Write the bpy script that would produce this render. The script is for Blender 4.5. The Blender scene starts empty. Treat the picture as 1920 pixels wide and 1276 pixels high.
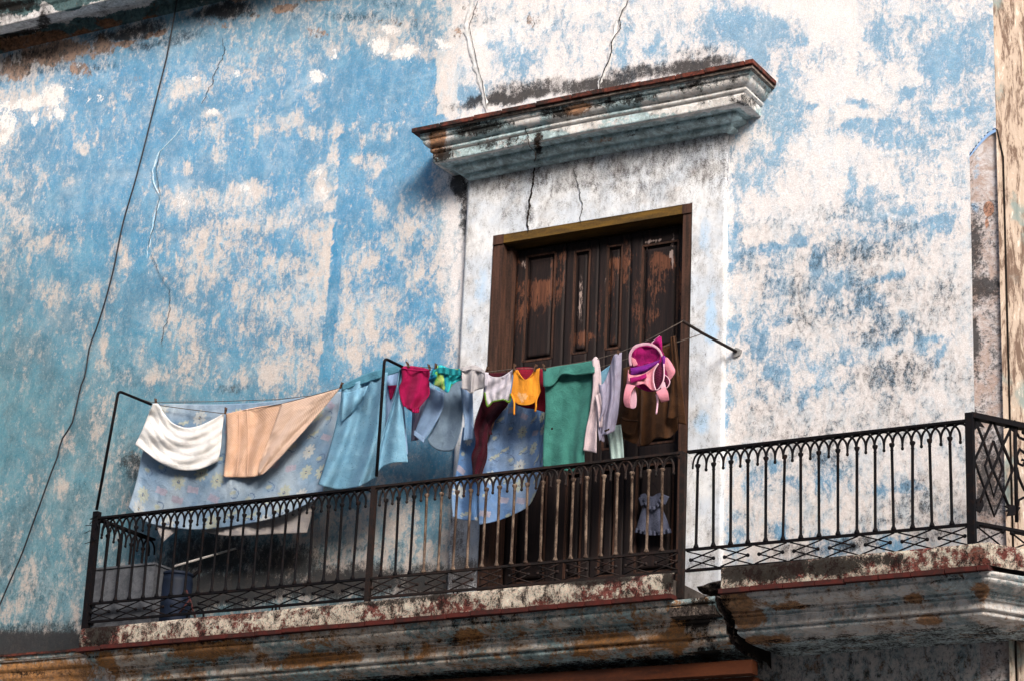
import bpy, math, random
import numpy as np
from mathutils import Matrix, Vector, noise as mnoise
random.seed(4)
RNG = np.random.default_rng(4)
SC = bpy.context.scene
COL = SC.collection

# ------------------------------------------------------------------ camera
F_PX, CX, CY = 4456.0, 960.0, 638.0
_x = np.array([8096, 1148, 4456.]); _x /= np.linalg.norm(_x)
_z = np.array([590, 13138, -4456.]); _z -= _x * (_x @ _z); _z /= np.linalg.norm(_z)
_y = np.cross(_z, _x)
R = np.stack([_x, _y, _z])
CAM = -17.0 * (R @ np.array([0, 0, -1.])); CAM[2] = 1.6
cam_data = bpy.data.cameras.new('camera'); cam = bpy.data.objects.new('camera', cam_data); COL.objects.link(cam)
cam_data.lens = F_PX / 1920 * 36; cam_data.sensor_width = 36; cam_data.clip_end = 500
cam.matrix_world = Matrix([[R[0, 0], R[0, 1], R[0, 2], CAM[0]], [R[1, 0], R[1, 1], R[1, 2], CAM[1]],
                           [R[2, 0], R[2, 1], R[2, 2], CAM[2]], [0, 0, 0, 1]])
SC.camera = cam
# ------------------------------------------------------------------ world, sun, exposure
SUN_EL, SUN_AZ = 32, 135          # azimuth measured from +Y towards +X
W = bpy.data.worlds.new('World'); SC.world = W; W.use_nodes = True
wn = W.node_tree.nodes; bg = wn['Background']
sky = wn.new('ShaderNodeTexSky'); sky.sky_type = 'NISHITA'; sky.sun_disc = False
sky.sun_elevation = math.radians(SUN_EL); sky.sun_rotation = math.radians(SUN_AZ)
sky.air_density = 1.0; sky.dust_density = 4.0; sky.ozone_density = 0.6
W.node_tree.links.new(sky.outputs[0], bg.inputs[0]); bg.inputs[1].default_value = 0.13
sl = bpy.data.lights.new('sun', 'SUN'); sl.energy = 2.0; sl.angle = math.radians(20); sl.color = (1, .955, .90)
sun = bpy.data.objects.new('sun', sl); COL.objects.link(sun)
_e, _a = math.radians(SUN_EL), math.radians(SUN_AZ)
sun.rotation_euler = Vector((math.cos(_e) * math.sin(_a), math.cos(_e) * math.cos(_a), math.sin(_e))).to_track_quat('Z', 'Y').to_euler()
SC.view_settings.view_transform = 'Standard'; SC.view_settings.look = 'None'
SC.view_settings.gamma = 1; SC.view_settings.use_curve_mapping = False
SC.view_settings.exposure = 1.0


# ------------------------------------------------------------------ survey helpers (photo point -> real point on a plane)
def at(px, py, Y=0.0):
    px = np.asarray(px, float); py = np.asarray(py, float)
    d = np.stack([px - CX, -(py - CY), np.full_like(px, -F_PX)], -1) @ R.T
    t = (np.asarray(Y, float) - CAM[1]) / d[..., 1]
    return CAM + d * t[..., None]
def at_plane(px, py, P, n):
    d = R @ np.array([px - CX, -(py - CY), -F_PX]); P = np.array(P, float); n = np.array(n, float)
    return CAM + d * (((P - CAM) @ n) / (d @ n))
def pj(v):
    q = (np.asarray(v, float) - CAM) @ R
    return CX + F_PX * q[..., 0] / -q[..., 2], CY - F_PX * q[..., 1] / -q[..., 2]


# ------------------------------------------------------------------ numpy value noise
_perm = RNG.random((256, 256))
def vn(x, y):
    xi = np.floor(x).astype(int); yi = np.floor(y).astype(int); fx = x - xi; fy = y - yi
    fx = fx * fx * (3 - 2 * fx); fy = fy * fy * (3 - 2 * fy)
    g = lambda a, b: _perm[a & 255, b & 255]
    return (g(xi, yi) * (1 - fx) + g(xi + 1, yi) * fx) * (1 - fy) + (g(xi, yi + 1) * (1 - fx) + g(xi + 1, yi + 1) * fx) * fy
def fbm(x, y, o=4, g=.5):
    x = np.asarray(x, float); y = np.asarray(y, float); s = 0; a = 1; t = 0
    for i in range(o):
        s = s + a * vn(x * 2 ** i + 17.3 * i, y * 2 ** i + 9.1 * i); t += a; a *= g
    return s / t - .5

# ------------------------------------------------------------------ object helpers
def link(o, parent=None):
    COL.objects.link(o)
    if parent is not None: o.parent = parent
    return o
def tag(o, label=None, cat=None, group=None, kind=None):
    if label: o['label'] = label
    if cat: o['category'] = cat
    if group: o['group'] = group
    if kind: o['kind'] = kind
    return o
def empty(name, loc, label, cat, group=None):
    o = bpy.data.objects.new(name, None); o.location = loc; o.empty_display_size = .1
    link(o); tag(o, label, cat, group)
    return o
class MB:
    def __init__(s): s.v = []; s.f = []
    def add(s, v, f):
        n = len(s.v); s.v += [tuple(map(float, p)) for p in v]; s.f += [tuple(i + n for i in q) for q in f]; return s
    def box(s, lo, hi):
        (a, b, c), (d, e, f) = lo, hi
        return s.add([(a, b, c), (d, b, c), (d, e, c), (a, e, c), (a, b, f), (d, b, f), (d, e, f), (a, e, f)],
                     [(0, 3, 2, 1), (4, 5, 6, 7), (0, 1, 5, 4), (1, 2, 6, 5), (2, 3, 7, 6), (3, 0, 4, 7)])
    def bar(s, p, q, w, h, up=(0, 0, 1)):
        p = np.array(p, float); q = np.array(q, float); d = q - p; d /= np.linalg.norm(d)
        a = np.cross(d, up); a /= np.linalg.norm(a); b = np.cross(a, d)
        v = [x + a * i * w / 2 + b * j * h / 2 for x in (p, q) for i, j in ((-1, -1), (1, -1), (1, 1), (-1, 1))]
        return s.add(v, [(0, 1, 2, 3), (7, 6, 5, 4), (0, 4, 5, 1), (1, 5, 6, 2), (2, 6, 7, 3), (3, 7, 4, 0)])
    def tube(s, pts, r, n=8, cap=True):
        pts = [np.array(p, float) for p in pts]; rr = r if hasattr(r, '__len__') else [r] * len(pts)
        prev = None; rings = []
        for i, p in enumerate(pts):
            d = pts[min(i + 1, len(pts) - 1)] - pts[max(i - 1, 0)]; d /= (np.linalg.norm(d) + 1e-9)
            if prev is None:
                a = np.cross(d, (0, 0, 1) if abs(d[2]) < .9 else (1, 0, 0))
            else: a = prev - d * (prev @ d)
            a /= (np.linalg.norm(a) + 1e-9); prev = a; b = np.cross(d, a)
            rings.append([p + rr[i] * (a * math.cos(2 * math.pi * k / n) + b * math.sin(2 * math.pi * k / n)) for k in range(n)])
        v = [q for ring in rings for q in ring]; f = []
        for i in range(len(pts) - 1):
            for k in range(n):
                f.append((i * n + k, i * n + (k + 1) % n, (i + 1) * n + (k + 1) % n, (i + 1) * n + k))
        if cap: f += [tuple(range(n - 1, -1, -1)), tuple((len(pts) - 1) * n + k for k in range(n))]
        return s.add(v, f)
    def lathe(s, prof, c=(0, 0, 0), n=10):
        m = len(prof); v = [(c[0] + r * math.cos(2 * math.pi * k / n), c[1] + r * math.sin(2 * math.pi * k / n), c[2] + z) for r, z in prof for k in range(n)]
        f = [(i * n + k, i * n + (k + 1) % n, (i + 1) * n + (k + 1) % n, (i + 1) * n + k) for i in range(m - 1) for k in range(n)]
        f += [tuple(range(n - 1, -1, -1)), tuple((m - 1) * n + k for k in range(n))]
        return s.add(v, f)
    def ball(s, c, r, n=8):
        return s.lathe([(r * math.sin(math.pi * t / 6) + 1e-4, -r * math.cos(math.pi * t / 6)) for t in range(7)], c, n)
    def mesh(s, name, mat, smooth=False):
        m = bpy.data.meshes.new(name); m.from_pydata(s.v, [], s.f); m.materials.append(mat)
        if smooth: m.polygons.foreach_set('use_smooth', [True] * len(m.polygons))
        m.update(); return m
    def build(s, name, mat, parent=None, smooth=False):
        o = bpy.data.objects.new(name, s.mesh(name, mat, smooth)); link(o, parent)
        if parent is not None and parent.type == 'EMPTY': o.matrix_parent_inverse = Matrix.Translation(parent.location).inverted()
        
        return o
def grid_obj(name, P, mat, parent=None, smooth=True, thick=0.0, attrs=None, mask=None):
    """P: (nv,nu,3) array of points -> mesh object; attrs: name -> (nv,nu,3) colour attribute"""
    nv, nu = P.shape[:2]; idx = np.arange(nv * nu).reshape(nv, nu)
    q = np.stack([idx[:-1, :-1], idx[1:, :-1], idx[1:, 1:], idx[:-1, 1:]], -1).reshape(-1, 4)
    if mask is not None: q = q[mask.reshape(-1)]
    m = bpy.data.meshes.new(name)
    m.vertices.add(nv * nu); m.vertices.foreach_set('co', P.reshape(-1).astype(np.float32))
    m.loops.add(len(q) * 4); m.loops.foreach_set('vertex_index', q.reshape(-1).astype(np.int32))
    m.polygons.add(len(q)); m.polygons.foreach_set('loop_start', (np.arange(len(q)) * 4).astype(np.int32))
    m.polygons.foreach_set('loop_total', np.full(len(q), 4, np.int32))
    m.update(calc_edges=True); m.materials.append(mat)
    if smooth: m.polygons.foreach_set('use_smooth', np.ones(len(q), bool))
    for k, a in (attrs or {}).items():
        at_ = m.attributes.new(k, 'FLOAT_COLOR', 'POINT')
        c = np.ones((nv * nu, 4), np.float32); c[:, :3] = a.reshape(-1, 3); at_.data.foreach_set('color', c.reshape(-1))
    o = bpy.data.objects.new(name, m); link(o, parent)
    if parent is not None and parent.type == 'EMPTY': o.matrix_parent_inverse = Matrix.Translation(parent.location).inverted()
    if thick:
        s = o.modifiers.new('thickness', 'SOLIDIFY'); s.thickness = thick; s.offset = 0
    return o

# ------------------------------------------------------------------ material node helper
class Mat:
    def __init__(s, name, rough=.9, spec=.25):
        s.m = bpy.data.materials.new(name); s.m.use_nodes = True; s.nt = s.m.node_tree
        s.b = s.nt.nodes['Principled BSDF']; s.b.inputs['Roughness'].default_value = rough
        s.b.inputs['Specular IOR Level'].default_value = spec; s._co = None
    def n(s, t, **kw):
        o = s.nt.nodes.new(t)
        for k, v in kw.items(): setattr(o, k, v)
        return o
    def L(s, a, b): s.nt.links.new(a, b)
    def co(s, scale=(1, 1, 1), rot=(0, 0, 0)):
        if s._co is None:
            s._co = s.n('ShaderNodeNewGeometry').outputs['Position']
        m = s.n('ShaderNodeMapping'); m.inputs['Scale'].default_value = scale; m.inputs['Rotation'].default_value = rot
        s.L(s._co, m.inputs['Vector']); return m.outputs[0]
    def noise(s, scale, detail=6, rough=.6, dist=0, vec=None, stretch=(1, 1, 1)):
        o = s.n('ShaderNodeTexNoise'); o.inputs['Scale'].default_value = scale; o.inputs['Detail'].default_value = detail
        o.inputs['Roughness'].default_value = rough; o.inputs['Distortion'].default_value = dist
        s.L(vec if vec is not None else s.co(stretch), o.inputs['Vector']); return o.outputs['Fac']
    def v(s, x, sock):
        if isinstance(x, (int, float)): sock.default_value = x
        elif isinstance(x, tuple): sock.default_value = x if len(x) == 4 else (*x, 1)
        else: s.L(x, sock)
    def math(s, op, a, b=0.0, clamp=False):
        o = s.n('ShaderNodeMath', operation=op); o.use_clamp = clamp; s.v(a, o.inputs[0]); s.v(b, o.inputs[1]); return o.outputs[0]
    def add(s, a, b): return s.math('ADD', a, b)
    def mul(s, a, b): return s.math('MULTIPLY', a, b)
    def step(s, x, lo, hi, a=0., b=1.):
        o = s.n('ShaderNodeMapRange', interpolation_type='SMOOTHSTEP'); s.v(x, o.inputs['Value'])
        o.inputs['From Min'].default_value = lo; o.inputs['From Max'].default_value = hi
        o.inputs['To Min'].default_value = a; o.inputs['To Max'].default_value = b; return o.outputs[0]
    def mix(s, f, a, b, mode='MIX'):
        o = s.n('ShaderNodeMix', data_type='RGBA', blend_type=mode); s.v(f, o.inputs[0]); s.v(a, o.inputs[6]); s.v(b, o.inputs[7]); return o.outputs[2]
    def attr(s, name):
        a = s.n('ShaderNodeAttribute'); a.attribute_name = name; sp = s.n('ShaderNodeSeparateColor'); s.L(a.outputs['Color'], sp.inputs[0])
        return sp.outputs[0], sp.outputs[1], sp.outputs[2], a.outputs['Color']
    def bump(s, h, strength=.4, dist=.01):
        b = s.n('ShaderNodeBump'); b.inputs['Strength'].default_value = strength; b.inputs['Distance'].default_value = dist
        s.v(h, b.inputs['Height']); s.L(b.outputs[0], s.b.inputs['Normal'])
    def done(s, col):
        s.v(col, s.b.inputs['Base Color']); return s.m

def wall_material(name, blue=(.020, .25, .49), teal=(.038, .20, .275), cream=(.68, .63, .60), white=(.84, .815, .82)):
    m = Mat(name, .92, .12)
    B, K, O, _ = m.attr('wear_shade1'); Lw, T, S, _ = m.attr('wear_shade2')
    n1 = m.noise(10, 9, .74, .4, stretch=(1, 1, .62)); n2 = m.noise(27, 9, .80, .3, stretch=(1, 1, .7)); st = m.noise(11, 7, .72, .2, stretch=(1, 1, .3)); gr = m.noise(120, 3, .7)
    f2 = m.noise(58, 6, .8, stretch=(1, 1, .75)); n0 = m.noise(2.6, 6, .6, .4)
    d = m.add(m.add(B, m.mul(m.add(n0, -.5), .25)), m.add(m.add(m.mul(m.add(n1, -.5), 1.35), m.mul(m.add(st, -.5), .6)), m.add(m.mul(m.add(n2, -.5), 1.35), m.mul(m.add(f2, -.5), .9))))
    bm = m.step(d, .30, .70)
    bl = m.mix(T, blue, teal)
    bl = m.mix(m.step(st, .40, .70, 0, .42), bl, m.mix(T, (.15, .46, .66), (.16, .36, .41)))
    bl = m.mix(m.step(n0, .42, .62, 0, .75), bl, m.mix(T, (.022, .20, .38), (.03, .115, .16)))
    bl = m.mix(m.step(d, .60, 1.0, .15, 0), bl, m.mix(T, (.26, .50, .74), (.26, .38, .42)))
    pl = m.mix(Lw, m.mix(T, cream, (.50, .44, .40)), white)
    pl = m.mix(m.step(n2, .40, .64, 0, .5), pl, m.mix(Lw, (.56, .46, .40), (.66, .61, .61)))
    pl = m.mix(m.step(f2, .48, .66, 0, .35), pl, (.84, .78, .72))
    pl = m.mix(m.mul(m.step(m.add(n1, m.mul(m.add(st, -.5), .6)), .44, .60, 0, .55), m.add(1.0, m.mul(Lw, -.75))), pl, m.mix(T, (.36, .56, .70), (.26, .38, .42)))
    col = m.mix(m.mul(bm, m.step(m.add(f2, m.mul(st, .5)), .66, .96, 1, .74)), pl, m.mix(m.mul(Lw, .30), bl, (.46, .60, .72)))
    hz = m.add(m.step(m.noise(2.3, 9, .72, .6), .50, .68, 0, .30), m.step(m.noise(9, 9, .8, .4, stretch=(1, 1, .5)), .52, .72, 0, .28))      # chalky bloom
    col = m.mix(hz, col, m.mix(T, (.68, .78, .86), (.33, .42, .45)))
    S2 = m.step(m.add(m.mul(S, .62), m.add(m.mul(m.add(n1, -.5), 1.2), m.add(m.mul(m.add(n2, -.5), 1.9), m.mul(m.add(f2, -.5), 1.2)))), .38, .48)       # chips down to bright lime plaster
    col = m.mix(S2, col, (.92, .88, .86))
    om = m.step(m.add(m.mul(O, .85), m.add(m.mul(m.add(n1, -.5), 1.3), m.mul(m.add(n2, -.5), 1.2))), .40, .56)
    oc = m.mix(m.step(n1, .38, .58), (.10, .055, .035), (.50, .31, .21)); oc = m.mix(m.step(n2, .50, .62), oc, (.055, .08, .078))
    col = m.mix(m.mul(om, .9), col, oc)
    col = m.mix(m.step(gr, .34, .70, .30, 0), col, (.16, .13, .12))
    speck = m.step(f2, .62, .70, 0, .45)
    col = m.mix(speck, col, (.88, .84, .79))
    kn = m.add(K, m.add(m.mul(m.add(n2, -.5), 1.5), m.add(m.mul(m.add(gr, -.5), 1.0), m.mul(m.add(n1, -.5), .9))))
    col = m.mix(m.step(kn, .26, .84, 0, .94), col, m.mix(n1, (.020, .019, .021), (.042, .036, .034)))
    h = m.add(m.add(m.mul(bm, .5), m.mul(S2, -.7)), m.add(m.mul(n2, 1.2), m.add(m.mul(gr, .45), m.add(m.mul(om, -.8), m.mul(n1, 1.0)))))
    m.bump(h, .42, .012)
    return m.done(col)

def aged_material(name, base, cream=(.52, .42, .33), ochre=(.45, .20, .065), dark=(.014, .011, .010), amt=(.5, .45, .5), scale=1., bumpd=.012, streak=False):
    """painted render with flaking: base paint, exposed cream render, ochre stains, black mould; wear_shade1 = extra (cream, mould with painted shade, ochre)"""
    m = Mat(name, .93, .12)
    B, K, O, _ = m.attr('wear_shade1')
    s3 = (1, 1, .9)
    n0 = m.noise(4.2 * scale, 8, .7, .5, stretch=s3); n1 = m.noise(13 * scale, 9, .78, .4, stretch=s3); n2 = m.noise(40 * scale, 7, .8, .2); gr = m.noise(130, 3, .7)
    n3 = m.noise(6.3 * scale, 9, .75, .8, stretch=(1, 1, .8)); n4 = m.noise(8 * scale, 9, .8, .5, stretch=(1, 1, .7))
    c5 = lambda x, k: m.mul(m.add(x, -.5), k)
    col = m.mix(m.step(n1, .38, .64), tuple(c * .75 for c in base), tuple(c * 1.7 + .02 for c in base))
    cm = m.step(m.add(m.add(c5(n0, 1.2), c5(n1, 1.1)), m.add(c5(n2, .7), B)), .50 - amt[0] * .8, .62 - amt[0] * .8)
    cc = m.mix(m.step(n2, .40, .60), cream, tuple(min(.85, c * 1.6) for c in cream)); cc = m.mix(m.step(n4, .45, .6, 0, .6), cc, tuple(c * .45 for c in cream))
    col = m.mix(m.mul(cm, .92), col, cc)
    om = m.step(m.add(m.add(c5(n3, 1.5), c5(n2, 1.0)), O), .50 - amt[1] * .8, .74 - amt[1] * .8)
    col = m.mix(m.mul(om, .88), col, m.mix(m.step(n2, .4, .6), ochre, tuple(c * .42 for c in ochre)))
    kn = m.add(m.add(c5(n4, 1.7), c5(n2, 1.4)), m.add(c5(gr, .6), K))
    col = m.mix(m.step(kn, .48 - amt[2] * .8, .80 - amt[2] * .8, 0, .95), col, dark)
    m.bump(m.add(m.add(m.mul(n1, 1.2), m.mul(n2, 1.0)), m.add(m.mul(gr, .4), m.mul(cm, .3))), .8, bumpd)
    return m.done(col)
def plain_material(name, c1, c2, scale=20, rough=.8, spec=.3, bump=.3, stretch=(1, 1, 1), lo=.35, hi=.65, metallic=0, bd=.004):
    m = Mat(name, rough, spec); n = m.noise(scale, 7, .7, .3, stretch=stretch); g = m.noise(scale * 5, 4, .7)
    col = m.mix(m.step(m.add(n, m.mul(m.add(g, -.5), .35)), lo, hi), c1, c2); m.b.inputs['Metallic'].default_value = metallic
    m.bump(m.add(n, m.mul(g, .4)), bump, bd); return m.done(col)

# ------------------------------------------------------------------ survey of the paint and the dirt, some shade painted in with it (values 0-9 on a 40 px grid of the photo)
GB = """555555555555555566544242222233231443100343354444
555555556666665542154223334325344778730026545766
333466667664456483253215533223533347535226447866
445667876754565699999114622234222236452143389544
212885663667676789993462111111111124982321265544
645676777767666888798222221111112224861153524677
276656787586868787999333333333334444653488665234
566787867888788787999333333333344436624111462344
467677877667667488986333333333334466411221434233
357887663532353287876333333333335541111465244333
346787665434434376755333333333333711132556677233
554684737423553266444333333333339668423355531111
457784763245342364745333333333336132624421111111
553745863354332354746333333333334112625741111111
764536644563232434576333333333334123525464111111
555566733554343433546333333333337455311336511111
546446466475334643568333333333334627552532261111
666554465451133557778333333333333152733425411111
656645765676556788888333333333336214442423111111
776656767777777888888333333333336111111111111111
765655677777777777766333333333333111111111111111
766564457777777787899333333333331151115211111111
654654455666665553466333333333331116116622111111
665655455555555543346333333333331111111111111111
665566666655443221134333333333331141111111111111
566566666544432111132333333333331151117711111111
546555555554432211211333333333331111111111111111
446565555555443333311333333333331111111111111111
455555555555443333311333333333331111111111111111
455555555555443333311333333333331111111111111111
455555555555443333311333333333331111111111111111
455555555555443333311333333333331111111111111111"""
GB = [l.replace(' ', '') for l in GB.strip().split('\n')]
GB = np.array([[int(c) for c in (l + '1' * 48)[:48]] for l in GB], float) / 9.
def grid_at(G, px, py):
    gx = np.clip(px / 40 - .5, 0, G.shape[1] - 1.001); gy = np.clip(py / 40 - .5, 0, G.shape[0] - 1.001)
    xi = gx.astype(int); yi = gy.astype(int); fx = gx - xi; fy = gy - yi; fx = fx * fx * (3 - 2 * fx); fy = fy * fy * (3 - 2 * fy)
    return (G[yi, xi] * (1 - fx) + G[yi, xi + 1] * fx) * (1 - fy) + (G[yi + 1, xi] * (1 - fx) + G[yi + 1, xi + 1] * fx) * fy
# (value, x, y, rx, ry, angle) spots where the paint is gone (0) or whole (1)
B_SPOTS = [(.12, 722, 215, 24, 28, 0), (.15, 728, 258, 13, 12, 0), (.2, 690, 257, 12, 12, 0), (.3, 760, 215, 14, 18, 0), (.2, 628, 255, 10, 22, 0),
    (.15, 582, 250, 12, 13, 0), (.3, 654, 235, 10, 14, 0), (.15, 700, 308, 15, 20, 0), (.2, 665, 298, 14, 12, 0), (.05, 600, 330, 18, 18, 0), (.02, 608, 358, 18, 26, 0),
    (.1, 623, 302, 9, 24, 0), (.1, 693, 362, 6, 8, 0), (.1, 753, 392, 8, 22, 0), (.15, 786, 397, 13, 13, 0), (.1, 713, 401, 12, 22, 0),
    (.1, 766, 428, 24, 16, 0), (.15, 731, 457, 18, 18, 0), (.1, 746, 468, 9, 20, 0), (.2, 643, 426, 8, 14, 0), (.12, 676, 488, 18, 25, 0), (.1, 645, 520, 14, 18, 0),
    (.08, 777, 520, 12, 20, 20), (.1, 665, 590, 44, 22, 0), (.1, 722, 582, 18, 16, 0), (.2, 735, 549, 22, 9, 0), (.15, 690, 610, 20, 20, 0), (.1, 658, 612, 22, 18, 0),
    (.15, 790, 606, 12, 12, 0), (.2, 768, 622, 9, 14, 0), (.2, 823, 575, 14, 10, 0), (.1, 770, 653, 16, 22, 0), (.15, 735, 650, 18, 18, 0), (.1, 670, 662, 28, 18, 0), (.15, 632, 650, 12, 20, 0),
    (.05, 340, 375, 30, 20, 0), (.05, 400, 372, 40, 16, 0), (.02, 460, 360, 36, 24, 0), (.05, 590, 445, 22, 20, 0), (.05, 480, 420, 60, 14, -5),
    (.05, 608, 470, 13, 40, -5), (.05, 590, 530, 26, 40, 0), (.05, 520, 505, 20, 18, 0), (.08, 380, 455, 38, 18, 0), (.05, 360, 520, 14, 40, 8), (.1, 400, 500, 24, 20, 0),
    (.1, 590, 600, 30, 30, 0), (.1, 520, 570, 30, 26, 0), (.1, 450, 550, 16, 30, 10), (.12, 340, 610, 34, 24, 0), (.12, 360, 680, 30, 34, 0), (.1, 540, 690, 50, 34, 0),
    (.1, 290, 700, 22, 18, 0), (.1, 190, 660, 10, 40, -5), (.15, 105, 550, 20, 22, 0), (.15, 175, 545, 12, 28, 0), (.2, 228, 480, 11, 18, 0), (.15, 75, 455, 16, 14, 0),
    (.15, 150, 280, 20, 8, 0), (.1, 133, 340, 9, 9, 0), (.2, 75, 325, 6, 20, 0), (.2, 198, 328, 8, 7, 0), (.15, 118, 465, 8, 16, 0), (.2, 195, 720, 12, 60, -8), (.2, 180, 800, 18, 40, 0),
    (.15, 120, 820, 18, 16, 0), (.12, 118, 912, 14, 14, 0), (.2, 50, 1110, 10, 50, 15), (.2, 100, 1135, 9, 40, 10), (.15, 145, 1130, 8, 40, 5), (.2, 200, 860, 16, 30, 0),
    (.1, 405, 250, 14, 12, 0), (.1, 490, 243, 18, 12, 0), (.05, 397, 216, 14, 8, 0), (.1, 350, 165, 34, 12, -10), (.1, 545, 230, 24, 12, 0), (.1, 590, 250, 14, 14, 0), (.2, 410, 290, 12, 22, 0), (.2, 350, 310, 10, 14, 0),
    (.95, 1400, 48, 75, 24, 5), (.95, 1420, 90, 18, 22, 0), (.95, 1480, 185, 22, 45, 8), (.9, 1500, 75, 18, 20, 0), (0, 1560, 30, 90, 38, 20), (.85, 1640, 60, 26, 30, 0),
    (1, 1760, 110, 34, 34, -30), (.9, 1815, 85, 22, 16, -20), (1, 1790, 130, 30, 12, 0), (.95, 1700, 175, 12, 18, 40), (.9, 1515, 200, 22, 9, 0), (.95, 1612, 197, 26, 10, 8), (1, 1640, 236, 46, 11, -6), (.9, 1585, 245, 26, 10, -10),
    (1, 1810, 206, 42, 10, -22), (.85, 1748, 218, 22, 12, 0), (.9, 1723, 266, 20, 8, -42), (.9, 1470, 210, 16, 40, 0), (.8, 1460, 270, 8, 40, 5), (.0, 1560, 165, 60, 22, 0), (.0, 1600, 215, 50, 8, -5), (0, 1700, 150, 26, 12, 0),
    (0, 1560, 290, 60, 30, 0), (.9, 1594, 330, 7, 12, 0), (.9, 1637, 356, 10, 8, 0), (.95, 1703, 392, 12, 9, 0), (.9, 1680, 400, 18, 6, 0), (.9, 1765, 415, 26, 9, -10), (.9, 1600, 350, 8, 30, 0),
    (1, 1383, 450, 14, 34, 8), (.95, 1440, 466, 62, 8, -10), (1, 1497, 449, 18, 10, 0), (0, 1425, 440, 32, 12, -10), (.9, 1378, 490, 9, 24, 10), (.85, 1537, 485, 14, 24, 0), (.85, 1550, 540, 8, 22, 0),
    (.9, 1660, 525, 44, 8, -18), (.85, 1640, 560, 20, 10, 0), (.85, 1690, 590, 12, 8, 0), (.95, 1371, 625, 10, 16, 0), (.95, 1405, 628, 12, 10, 20), (.8, 1470, 607, 24, 7, -15), (.95, 1488, 643, 10, 9, 0), (.9, 1536, 690, 16, 18, 0),
    (.9, 1750, 637, 26, 7, -8), (.9, 1766, 670, 8, 40, 22), (.8, 1585, 670, 14, 14, 0), (.85, 1660, 640, 18, 10, -20), (.85, 1437, 697, 16, 9, -30), (.9, 1395, 715, 5, 14, -10), (.85, 1530, 722, 8, 14, 0), (.85, 1502, 752, 8, 14, 15),
    (.95, 1375, 745, 6, 20, -10), (.8, 1363, 780, 5, 30, 0), (.9, 1487, 905, 16, 11, 0), (.9, 1700, 912, 32, 9, 0), (.85, 1648, 917, 16, 8, 0), (.85, 1455, 870, 18, 12, 0), (.95, 1680, 1020, 28, 14, 0), (.9, 1460, 1000, 14, 22, 0),
    (1, 880, 182, 24, 14, 0), (.9, 975, 115, 22, 16, 0), (.8, 930, 90, 18, 10, 0), (.85, 1170, 110, 8, 26, 0), (.8, 1230, 78, 9, 18, 0), (.02, 835, 140, 14, 20, 0),
    (1, 820, 845, 45, 34, 0), (.95, 745, 920, 18, 16, 0), (.9, 660, 940, 26, 12, 0), (.95, 800, 930, 20, 24, 0), (.9, 790, 985, 14, 16, 0), (.7, 820, 1000, 10, 14, 0), (.1, 720, 860, 50, 10, 0),
    (.9, 700, 270, 0, 0, 0)]
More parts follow.
